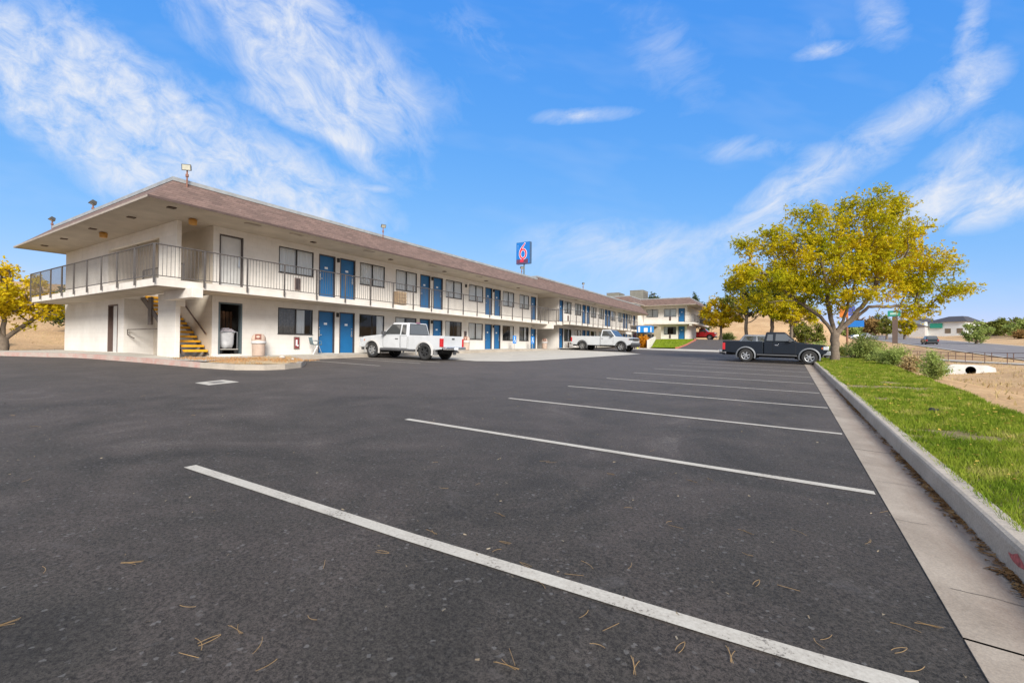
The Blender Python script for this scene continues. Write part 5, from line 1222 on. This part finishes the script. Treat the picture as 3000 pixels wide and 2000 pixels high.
def tree(name,label,cat,loc,fork,ells,natt,nleaf,lsize,lmat,bark,rtrunk,group=None,seed=0,step=.28,kill=.45,infl=2.6,spread=.2,elong=1.8,droop=.2,limbs=None,rexp=2.35,rmin=.006,leafr=.03,spray=7):
    g=np.random.default_rng(seed); t=thing(name,label,cat,loc,(0,0,0),group,world=False)
    A=[]
    wsum=sum(e[3]*e[4]*e[5] for e in ells)
    for (x,y,z,a,b,c) in ells:
        k=int(natt*a*b*c/wsum)+3; p=g.normal(size=(k,3)); p/=np.linalg.norm(p,axis=1)[:,None]; rr=g.random(k)**(1/2.2); A.append(p*rr[:,None]*[a,b,c]+[x,y,z])
    A=np.vstack(A)
    nodes=[np.array([0,0,-.1])]; par=[-1]
    def grow_to(i,target,s=step):
        d=np.array(target)-nodes[i]; L=np.linalg.norm(d); k=max(1,int(L/s)); cur=i
        for j in range(1,k+1):
            p=nodes[i]+d*j/k+g.normal(size=3)*.03*s*3*(j<k); nodes.append(p); par.append(cur); cur=len(nodes)-1
        return cur
    f=grow_to(0,fork)
    for l in (limbs or []):
        c=f if len(l)<2 or not isinstance(l[0],int) else f
        for pt in l: c=grow_to(c,pt)
    N0=np.array(nodes); alive=np.ones(len(A),bool)
    for it in range(140):
        P=np.array(nodes); 
        if not alive.any(): break
        idx=np.where(alive)[0]; D=np.linalg.norm(A[idx][:,None]-P[None],axis=2); nn=D.argmin(1); dm=D[np.arange(len(idx)),nn]
        ok=dm<(infl if it>3 else 99)
        if not ok.any(): break
        newp={}
        for q in np.unique(nn[ok]):
            v=(A[idx[ok&(nn==q)]]-P[q]); v/=np.linalg.norm(v,axis=1)[:,None]; d=v.sum(0)+g.normal(size=3)*.25; d/=np.linalg.norm(d)+1e-9; newp[q]=P[q]+d*step
        for q,p in newp.items(): nodes.append(p); par.append(int(q))
        P2=np.array(nodes[len(P):]); D2=np.linalg.norm(A[idx][:,None]-P2[None],axis=2).min(1); alive[idx[D2<kill]]=False
        if len(nodes)>5200: break
    P=np.array(nodes); n=len(P); ch=[[] for _ in range(n)]
    for i in range(1,n): ch[par[i]].append(i)
    w=np.zeros(n)
    for i in range(n-1,-1,-1): w[i]=sum(w[c]**1 for c in ch[i]) if ch[i] else 1
    rad=rtrunk*(w/w[0])**(1/rexp); rad=np.maximum(rad,rmin)
    m=MB(); rad[0]*=1.0
    for i in range(min(4,n)): rad[i]*=(1.30,1.10,1.03,1.0)[i]
    def ring(P_,D_,A_,r_,k_):
        A_=A_-D_*A_.dot(D_); A_=A_.normalized() if A_.length>1e-6 else D_.orthogonal().normalized(); B_=D_.cross(A_); i0=len(m.v)
        for q_ in range(k_):
            t_=2*PI*q_/k_; w_=r_*(1+.06*noise.noise(Vector((math.cos(t_)*1.5,math.sin(t_)*1.5,P_[2]*2+P_[0])))); m.v.append(tuple(Vector(P_)+A_*(w_*math.cos(t_))+B_*(w_*math.sin(t_))))
        return i0,A_
    stack=[(0,c) for c in ch[0]]
    while stack:
        p,c=stack.pop(); r_=min(rad[p],rad[c]*1.5); k_=12 if r_>.07 else (6 if r_>.022 else 3)
        D_=Vector(P[c]-P[p]).normalized(); st0=P[p]-np.array(D_)*(0 if p==0 else min(.5*rad[p],.08)); i0,A_=ring(st0,D_,D_.orthogonal(),r_ if p else rad[0],k_); cur=c
        while True:
            nx=max(ch[cur],key=lambda q_:w[q_]) if ch[cur] else None
            for q_ in ch[cur]:
                if q_!=nx: stack.append((cur,q_))
            D2=Vector(P[nx]-P[cur]).normalized() if nx is not None else D_
            D_=(D_+D2); D_=D_.normalized() if D_.length>1e-6 else D2
            i1,A_=ring(P[cur],D_,A_,rad[cur],k_)
            for q_ in range(k_): m.f.append((i0+q_,i0+(q_+1)%k_,i1+(q_+1)%k_,i1+q_))
            i0=i1; D_=D2
            if nx is None: break
            cur=nx
    tr_=m.build('trunk',bark,t,smooth=True,norm=False)
    tips=np.where(rad<=max(leafr,np.quantile(rad,.62)))[0]; 
    pick=tips[g.integers(0,len(tips),nleaf)]
    dens=np.array([noise.noise(Vector(P[i]*1.1+seed)) for i in range(n)])
    keep=g.random(nleaf)<np.clip(.70+dens[pick]*2.0,.10,1); pick=pick[keep]
    pp=np.array([par[i] for i in pick]); tt=g.random(len(pick))[:,None]
    S_=spray; nc=len(pick)//S_; c0=(P[pp]*(1-tt)+P[pick]*tt)[:nc]+g.normal(size=(nc,3))*spread*[1,1,.75]
    dv=g.normal(size=(nc,3)); dv[:,2]=dv[:,2]*.5-.35; dv/=np.linalg.norm(dv,axis=1)[:,None]; ln=lsize*g.uniform(2.0,4.2,(nc,1,1))
    C=(c0[:,None]+dv[:,None]*ln*np.linspace(-.5,.5,S_)[None,:,None]+g.normal(size=(nc,S_,3))*lsize*.45).reshape(-1,3)
    leaf_mesh('crown',C,lsize,lmat,t,elong,droop,seed); return t
YLW=m_leaf('honeylocust_leaves',[(.16,(.17,.21,.012)),(.38,(.37,.37,.014)),(.60,(.66,.50,.018)),(.86,(.76,.40,.02))],.55,.42)
YLW2=m_leaf('bright_yellow_leaves',[(.15,(.30,.34,.02)),(.4,(.62,.50,.02)),(.75,(.85,.52,.02))],.7,.42)
GRN=m_leaf('olive_green_leaves',[(.2,(.08,.10,.02)),(.5,(.18,.20,.04)),(.8,(.32,.30,.07))],.8,.3)
PIN=m_leaf('dark_pine_needles',[(.2,(.035,.06,.03)),(.5,(.07,.10,.045)),(.8,(.12,.14,.06))],1.2,.15)
SAGE=m_leaf('sage_green_leaves',[(.2,(.17,.24,.05)),(.5,(.32,.39,.11)),(.8,(.50,.50,.20))],1.6,.35)
RUS=m_leaf('russet_leaves',[(.2,(.15,.13,.04)),(.5,(.30,.19,.07)),(.8,(.42,.24,.09))],.8,.3)
bx,by=2.15,31.4; bz=lawnz(1.3,31)+.0
# big tree: lateral axis of the view is (cos yaw, sin yaw)
lx_,ly_=math.cos(YAW),math.sin(YAW)
def LV(s,d,z): return (s*lx_-d*ly_, s*ly_+d*lx_, z)
def E_(s,d,z,a,b,c):
    x,y,_=LV(s,d,0); return (x,y,z,a,b,c)
ells=[E_(-1.0,0,4.9,2.7,2.6,1.9),E_(1.4,0,6.4,2.8,2.6,2.3),E_(2.2,.3,8.3,1.9,1.8,1.6),E_(-2.5,.4,6.6,2.0,2.0,1.4),E_(-4.6,0,4.6,1.9,1.5,1.1),E_(-4.6,.5,6.6,1.2,1.2,.9),E_(4.0,-.2,5.2,2.4,2.2,1.5),E_(5.6,-.2,3.9,1.9,1.4,.75),E_(7.2,-.3,4.1,1.2,1.0,.45),E_(0,-1.0,3.6,2.4,1.4,.8),E_(-3.6,.2,3.2,1.7,1.3,.7),E_(4.6,0,2.7,1.5,1.1,.5),E_(3.7,.4,7.0,2.0,1.7,1.3),E_(-1.2,0,8.0,1.5,1.4,.9)]
limbs=[[LV(-.75,.1,2.5),LV(-2.0,.1,3.3)],[LV(-.30,.05,2.9),LV(-.5,0,4.4)],[LV(.9,0,2.35),LV(1.75,.1,3.3),LV(2.4,.1,4.3)],[LV(.40,-.1,2.3),LV(.75,-.2,3.9)],[LV(1.9,0,3.1),LV(3.6,-.1,3.15),LV(5.2,-.2,3.1)]]
tree('autumn_tree','large spreading yellow-green autumn tree on the lawn strip behind the dark navy pickup','tree',(bx,by,bz),(.0,.05,1.45),ells,1700,160000,.069,YLW,BARK,.22,seed=4,step=.24,kill=.34,infl=2.2,limbs=limbs,leafr=.0,spread=.24,rexp=2.0)
# tree at the far left
lx2,ly2=-33.6,5.9
tree('autumn_tree','yellow-green autumn tree with a forked trunk beyond the left end of the motel','tree',(lx2,ly2,ground(lx2,ly2)),(0,0,1.0),[(0,-.7,3.5,2.2,2.4,1.5),(.2,1.3,2.6,1.6,1.7,.85),(-.3,-2.0,3.7,1.9,2.0,1.35),(0,-.5,4.5,1.1,1.2,.6)],620,26000,.085,YLW2,BARK,.20,seed=11,limbs=[[(0,.7,1.7),(0,1.5,2.6)],[(0,-.5,1.9),(0,-1.1,3.0)],[(.05,.05,2.6)]],spread=.22)
def q(px,depth):
    d=fw+cr*((px-1500)/F); d=Vector((d.x,d.y,0)); k=depth/(d.dot(fw)); return d.x*k,d.y*k
TG='trees between the drive and the road'
def T(px,dp,label,h,w,zc,nl,ls,mat,rt,seed,natt=260,fork=1.2,name='tree',cat='tree',bark=BARK,group=TG,dz=0,lean=(0,0),step=.45):
    x,y=q(px,dp); z=ground(x,y)+dz
    if x<1.2 and y<80: z=gz(x,y)
    el=[(lean[0],lean[1],zc,w*.5,w*.5,h*.5),(lean[0]+w*.2,0,zc-h*.15,w*.38,w*.4,h*.3),(lean[0]-w*.22,0,zc-h*.08,w*.34,w*.36,h*.3)]
    return tree(name,label,cat,(x,y,z),(0,0,fork),el,natt,nl,ls,mat,bark,rt,group,seed,step=step,kill=step*1.3,infl=5,spread=w*.045,leafr=.035)
T(2112,66,'small bright yellow tree just right of the red pickup',5.6,5.4,4.2,11000,.17,YLW2,.17,21,fork=1.6)
T(2186,62,'tall dark olive tree behind the tail of the dark navy pickup',8.2,6.2,6.4,13000,.15,GRN,.22,22,fork=2.5)
T(2262,60,'dark green tree with a straight trunk behind the cab of the dark navy pickup',7.0,6.0,6.4,14000,.17,GRN,.23,23,fork=2.6)
T(2318,57,'lower yellow-green tree between the olive trees and the big yellow tree',4.2,5.8,3.9,11000,.15,YLW,.18,24,fork=1.5)
T(2360,70,'olive tree close left of the big tree trunk, farther back',5.0,5.0,4.4,8000,.17,GRN,.18,25,fork=1.5)
T(2598,128,'small yellow-olive tree left of the brown pylon',5.5,4.6,3.9,4500,.26,GRN,.25,26,step=.8)
T(2650,128,'yellow tree right of the brown pylon in front of the lodge',6.5,5.4,4.3,5000,.26,YLW,.25,27,step=.8)
T(2860,88,'round grey-green tree standing alone on the bank across the road',4.9,4.6,2.5,10000,.16,SAGE,.2,28,fork=.6,step=.6)
for k,(px,dp,h,w,mt,l) in enumerate([(2505,200,8,12,GRN,'dark green tree farthest left in the row beyond the road'),(2535,190,9,12,RUS,'brown-tinged tree in the row beyond the road'),(2562,185,8,10,RUS,'russet tree in the middle of the row beyond the road'),(2585,200,10,11,GRN,'green tree right of the russet one in the row beyond the road'),(2478,180,7,10,SAGE,'pale sage tree seen beside the big tree trunk in the row beyond the road')]):
    T(px,dp,l,h,w,h*.5,2600,.55,mt,.3,40+k,120,1.0,group='far trees beyond the road',step=1.3)
for k,(px,dp,h,w,l) in enumerate([(2910,130,4.6,7,'low green tree on the far right bank, leftmost of the four there'),(2940,126,5.2,7,'low green tree on the far right bank, second from the left'),(2972,120,5.6,7,'low green tree on the far right bank, third from the left'),(2998,112,5.2,7,'low green tree at the right edge of the picture on the far bank')]):
    T(px,dp,l,h,w,h*.45,4200,.30,GRN if k!=3 else SAGE,.2,60+k,120,.6,group='low trees on the right bank',step=.8)
for k,(px,dp,z0,h,l) in enumerate([(1915,108,3,10.5,'dark tree top showing above the far roof, right of the larger rooftop unit'),(2035,104,3,9.5,'dark pine top showing behind the right end of the far roof'),(2062,100,3,8.0,'dark green tree behind the upper gallery of the far wing')]):
    x,y=q(px,dp); zz=ground(x,y)
    tree('pine_tree',l,'tree',(x,y,zz),(0,0,3),[(0,0,h*.55,1.9,1.9,h*.42),(0,0,h*.85,1.1,1.1,h*.16)],220,6000,.22,PIN,BARKD,.22,'dark trees behind the far wing',70+k,step=.7,kill=.9,infl=5,spread=.3)
# bushes
def bush(px,dp,label,w,h,nl,ls,mat,seed,name='shrub',group='shrubs between the lawn strip and the ditch',xy=None,flat=1.0):
    x,y=xy or q(px,dp); z=ground(x,y)-.05; g=np.random.default_rng(seed); t=thing(name,label,'shrub',(x,y,z),(0,0,0),group,world=False)
    m=MB(); C=[]; ns=max(14,int(26*w))
    for k in range(ns):
        a=g.uniform(0,2*PI); sp=g.uniform(.05,1)**.7; ex=np.array([math.cos(a)*sp*w*.5,math.sin(a)*sp*w*.5,h*(1-.45*sp**2)*g.uniform(.45,1.15)]); mid=ex*[.35,.35,.55]
        m.tube((0,0,0),mid,.012,.009,3,False); m.tube(mid,ex,.009,.004,3,False)
        kk=nl//ns; tt=g.random(kk)**.75; tt=tt[:,None]; C.append(np.where(tt<.4,mid*tt/.4,mid+(ex-mid)*(tt-.4)/.6)+g.normal(size=(kk,3))*[w*.075,w*.075,h*.07])
    m.build('stems',simple('stem_brown',(.20,.16,.10),.9),t,norm=False); C=np.vstack(C); C[:,2]=np.maximum(C[:,2],.03); leaf_mesh('foliage',C,ls,mat,t,3.0,-.35,seed); return t
bush(2535,28,'largest feathery sage-green shrub right of the big tree trunk',2.2,1.65,12000,.045,SAGE,81)
bush(2598,34,'dark rounded shrub behind the feathery sage shrub, on its right',2.1,1.15,9000,.05,GRN,82)
bush(2462,33,'low dark shrub close right of the big tree trunk',1.4,.9,5000,.05,GRN,83)
bush(2570,24.0,'yellowish-green shrub in the middle of the row beside the lawn strip',1.1,.9,5000,.04,SAGE,84)
bush(2620,21.0,'feathery green shrub, third from the left in the row beside the lawn strip',1.35,1.15,7000,.038,SAGE,85)
bush(2668,19.5,'low straw-green shrub between the feathery shrub and the nearest one',.9,.75,3000,.035,DG,86)
bush(2735,15.2,'nearest wispy pale shrub at the edge of the dirt ditch, lowest right of the row',1.05,.95,3200,.03,SAGE,87)
bush(2400,36,'sage shrub behind the front of the dark navy pickup, left of the trunk',2.6,1.2,7000,.06,SAGE,88)
bush(2130,70,'low sage shrub beneath the small bright yellow tree',2.4,1.5,5000,.09,SAGE,89)
bush(2990,105,'orange-brown shrub at the right picture edge across the road',3.0,2.0,4000,.14,RUS,90,group='scrub across the road')
for k in range(16):
    x=34.5+rng.uniform(.5,26); y=rng.uniform(95,170); bush(0,0,'low dry scrub bush number-free on the orange bank across the road'.replace(' number-free',''),rng.uniform(1.2,3),rng.uniform(.5,1.1),1100,.14,RUS if k%2 else SAGE,100+k,name='scrub',group='low scrub on the far bank',xy=(x,y))
for k,(x,y,w,h,l) in enumerate([(-45,13,3,1.6,'sage scrub on the left slope, highest one seen through the gallery railing'),(-50,18,3.6,2.0,'dark scrub on the left slope just behind the end of the motel'),(-42,6.5,2.0,.9,'low scrub on the left slope behind the forked tree')]):
    bush(0,0,l,w,h,4500,.10,[SAGE,GRN,SAGE][k],130+k,xy=(x,y),group='scrub on the left slope')
def tall(x,y,h,l,s): tree('pine_tree',l,'tree',(x,y,ground(x,y)),(0,0,1.2),[(0,0,h*.55,1.7,1.7,h*.4)],140,5000,.14,PIN,BARKD,.16,'trees on the left hill',s,step=.6,kill=.8,infl=5,spread=.28)
tall(-50,12.5,4.2,'dark tree on the left hill seen through the upper railing, left one',150); tall(-47,14.0,3.6,'dark tree on the left hill seen through the upper railing, right one',151)
# orange shrub beside the office entrance
t=bush(0,0,'clipped orange and yellow autumn bush beside the cream retaining wall',1.5,1.3,9000,.07,m_leaf('orange_leaves',[(.2,(.40,.28,.03)),(.5,(.62,.25,.02)),(.8,(.60,.36,.03))],1.4,.3),160,xy=(-14.35,52.0),group=None); t.location.z=gz(-14.5,51.8)-.05
# ------------------------------------------------------------------ sky and sun
SUN_EL=R(31); SUN_AZ=R(133)   # azimuth measured clockwise from +Y
w=bpy.data.worlds.new('World'); scene.world=w; w.use_nodes=True; nt=w.node_tree; nt.nodes.clear()
out=N(nt,'ShaderNodeOutputWorld'); bg=N(nt,'ShaderNodeBackground'); nt.links.new(bg.outputs[0],out.inputs[0])
sky=N(nt,'ShaderNodeTexSky'); sky.sky_type='NISHITA'; sky.sun_disc=False; sky.sun_elevation=SUN_EL; sky.sun_rotation=SUN_AZ; sky.air_density=1.0; sky.dust_density=.3; sky.ozone_density=2.2; sky.altitude=900
tc=N(nt,'ShaderNodeTexCoord'); dirv=tc.outputs['Generated']
def dot(v,sock=dirv):
    n=N(nt,'ShaderNodeVectorMath',operation='DOT_PRODUCT'); nt.links.new(sock,n.inputs[0]); n.inputs[1].default_value=v; return n.outputs['Value']
def mth(op,a,b=None,c=None,clamp=False):
    n=N(nt,'ShaderNodeMath',operation=op); n.use_clamp=clamp
    for i,v in enumerate((a,b,c)):
        if v is None: continue
        if isinstance(v,(int,float)): n.inputs[i].default_value=v
        else: nt.links.new(v,n.inputs[i])
    return n.outputs[0]
ff=mth('MAXIMUM',dot(fw),.05); pu=mth('DIVIDE',dot(cr),ff); pv=mth('DIVIDE',dot(cu),ff)   # world-fixed gnomonic sky chart
cmb=N(nt,'ShaderNodeCombineXYZ'); nt.links.new(pu,cmb.inputs[0]); nt.links.new(pv,cmb.inputs[1])
def rot_noise(ang,sx,sy,scale,det,rough,dist,off=0):
    mp=N(nt,'ShaderNodeMapping'); nt.links.new(cmb.outputs[0],mp.inputs[0]); mp.vector_type='POINT'; mp.inputs['Rotation'].default_value=(0,0,-ang)
    m2=N(nt,'ShaderNodeMapping'); nt.links.new(mp.outputs[0],m2.inputs[0]); m2.inputs['Scale'].default_value=(sx,sy,1); m2.inputs['Location'].default_value=(off,off*.7,0)
    return noise_tex(nt,scale,det,rough,m2.outputs[0],dist).outputs[0]
def blobm(px,py,ra,rb,ang,wt):
    # elliptical soft mask, centre in picture pixels of the chart, radii in px, ang degrees (counter-clockwise)
    mp=N(nt,'ShaderNodeMapping'); mp.vector_type='TEXTURE'; nt.links.new(cmb.outputs[0],mp.inputs[0])
    mp.inputs['Location'].default_value=((px-1500)/F,(1000-py)/F,0); mp.inputs['Rotation'].default_value=(0,0,R(ang)); mp.inputs['Scale'].default_value=(1.75*ra/F,1.75*rb/F,1)
    g_=N(nt,'ShaderNodeTexGradient'); g_.gradient_type='SPHERICAL'; nt.links.new(mp.outputs[0],g_.inputs[0]); return mth('MULTIPLY',g_.outputs['Fac'],wt*1.15)
def total(lst):
    a=lst[0]
    for b in lst[1:]: a=mth('ADD',a,b)
    return a
bandA=total([blobm(250,300,420,140,-35,1.0),blobm(640,520,420,170,-32,1.05),blobm(40,190,200,110,-40,.7),blobm(850,560,260,90,-15,.5),blobm(240,60,160,60,-50,.35)])
bandB=total([blobm(900,170,360,120,-48,1.0),blobm(760,150,150,50,-60,.55),blobm(1050,260,260,110,-10,.6),blobm(1000,330,150,45,-60,.6),blobm(860,340,170,28,-22,.6),blobm(1400,110,170,70,-35,.35),blobm(540,60,140,40,-55,.5),blobm(780,-20,300,80,-20,.5)])
bandC=total([blobm(2540,430,330,60,32,.75),blobm(2280,580,150,55,35,.55),blobm(2840,460,150,55,30,.75),blobm(2850,240,120,90,60,.5),blobm(2840,590,220,60,5,.8),blobm(2590,60,80,60,-60,.6),blobm(2850,60,35,95,-14,.65),blobm(2200,440,130,30,5,.5),blobm(1700,338,120,20,3,.75),blobm(2420,150,90,18,12,.6),blobm(2380,100,60,50,20,.3),blobm(1960,160,260,130,-50,.28),blobm(1980,760,380,80,0,.6),blobm(1080,552,80,12,-4,.7),blobm(2950,560,170,60,10,.4),blobm(1760,700,240,60,0,.3),blobm(2650,640,300,60,4,.35),blobm(1500,440,300,50,0,.12)])
nA=rot_noise(R(-30),1.0,1.5,13,6,.66,.4,3.1); nB=rot_noise(R(-48),1.0,1.9,8,6,.68,.6,7.7); nC=rot_noise(R(28),.9,1.9,8,6,.68,.5,1.3); nF=rot_noise(R(-10),1,3,3.0,3,.6,0,9)
def cl(mask,n,k=1.25,lo=.30,hi=1.2):
    mask=mth('MINIMUM',mask,1.0)
    s=mth('MULTIPLY',mask,mth('ADD',mth('MULTIPLY',n,2.6),-.55)); return mth('MULTIPLY',mth('DIVIDE',mth('SUBTRACT',s,lo*.35),hi),k,clamp=True)
cA=cl(bandA,nA,1.15,.36); cB=cl(bandB,nB,1.15,.40); cC=cl(bandC,nC,1.2,.36)
veil=mth('MULTIPLY',mth('SUBTRACT',nF,.50),.40,clamp=True)
elev=dot((0,0,1)); 
c1=mth('ADD',mth('MAXIMUM',mth('MAXIMUM',cA,cB),cC),veil,clamp=True)
# unseen white cloud added behind, above and beside the view to neutralise ambient light
mpg=N(nt,'ShaderNodeMapping'); nt.links.new(dirv,mpg.inputs[0]); mpg.inputs['Scale'].default_value=(2,2,5); ng=noise_tex(nt,1.6,4,.6,mpg.outputs[0],0).outputs[0]
gen=mth('MULTIPLY',mth('SUBTRACT',ng,.22),3.0,clamp=True); back=mth('MULTIPLY',mth('SUBTRACT',.25,dot(fw)),4,clamp=True)
back=mth('MAXIMUM',back,mth('MULTIPLY',mth('SUBTRACT',pv,.84),2.2,clamp=True)); back=mth('MAXIMUM',back,mth('MULTIPLY',mth('SUBTRACT',mth('ABSOLUTE',pu),1.25),2.5,clamp=True))
c1=mth('MAXIMUM',c1,mth('MULTIPLY',gen,back))
CLOUD_K=.93
cf=mth('MULTIPLY',c1,CLOUD_K)
sp_=N(nt,'ShaderNodeSeparateColor'); nt.links.new(sky.outputs[0],sp_.inputs[0]); cb_=N(nt,'ShaderNodeCombineColor')
for k_,(g_,a_) in enumerate(((1.05,.55),(.50,1.52),(.14,4.35))): nt.links.new(mth('MULTIPLY',mth('POWER',sp_.outputs[k_],g_),a_),cb_.inputs[k_])
skm=mix(nt,cf,cb_.outputs[0],(4.55,4.8,5.3)); nt.links.new(skm,bg.inputs[0]); bg.inputs['Strength'].default_value=.092
L=bpy.data.lights.new('sun','SUN'); L.energy=3.0; L.angle=R(24); L.color=(1,.955,.89); lo=bpy.data.objects.new('sun',L); COL.objects.link(lo)
sd=Vector((math.sin(SUN_AZ)*math.cos(SUN_EL),math.cos(SUN_AZ)*math.cos(SUN_EL),math.sin(SUN_EL))); lo.rotation_euler=sd.to_track_quat('Z','Y').to_euler(); lo.location=(0,0,50)
scene.view_settings.view_transform='Standard'; scene.view_settings.look='None'; scene.view_settings.exposure=0.95; scene.view_settings.gamma=1
scene.cycles.max_bounces=5; w.cycles.sampling_method='MANUAL'; w.cycles.sample_map_resolution=256; scene.cycles.diffuse_bounces=4; scene.cycles.transmission_bounces=2; scene.cycles.transparent_max_bounces=8
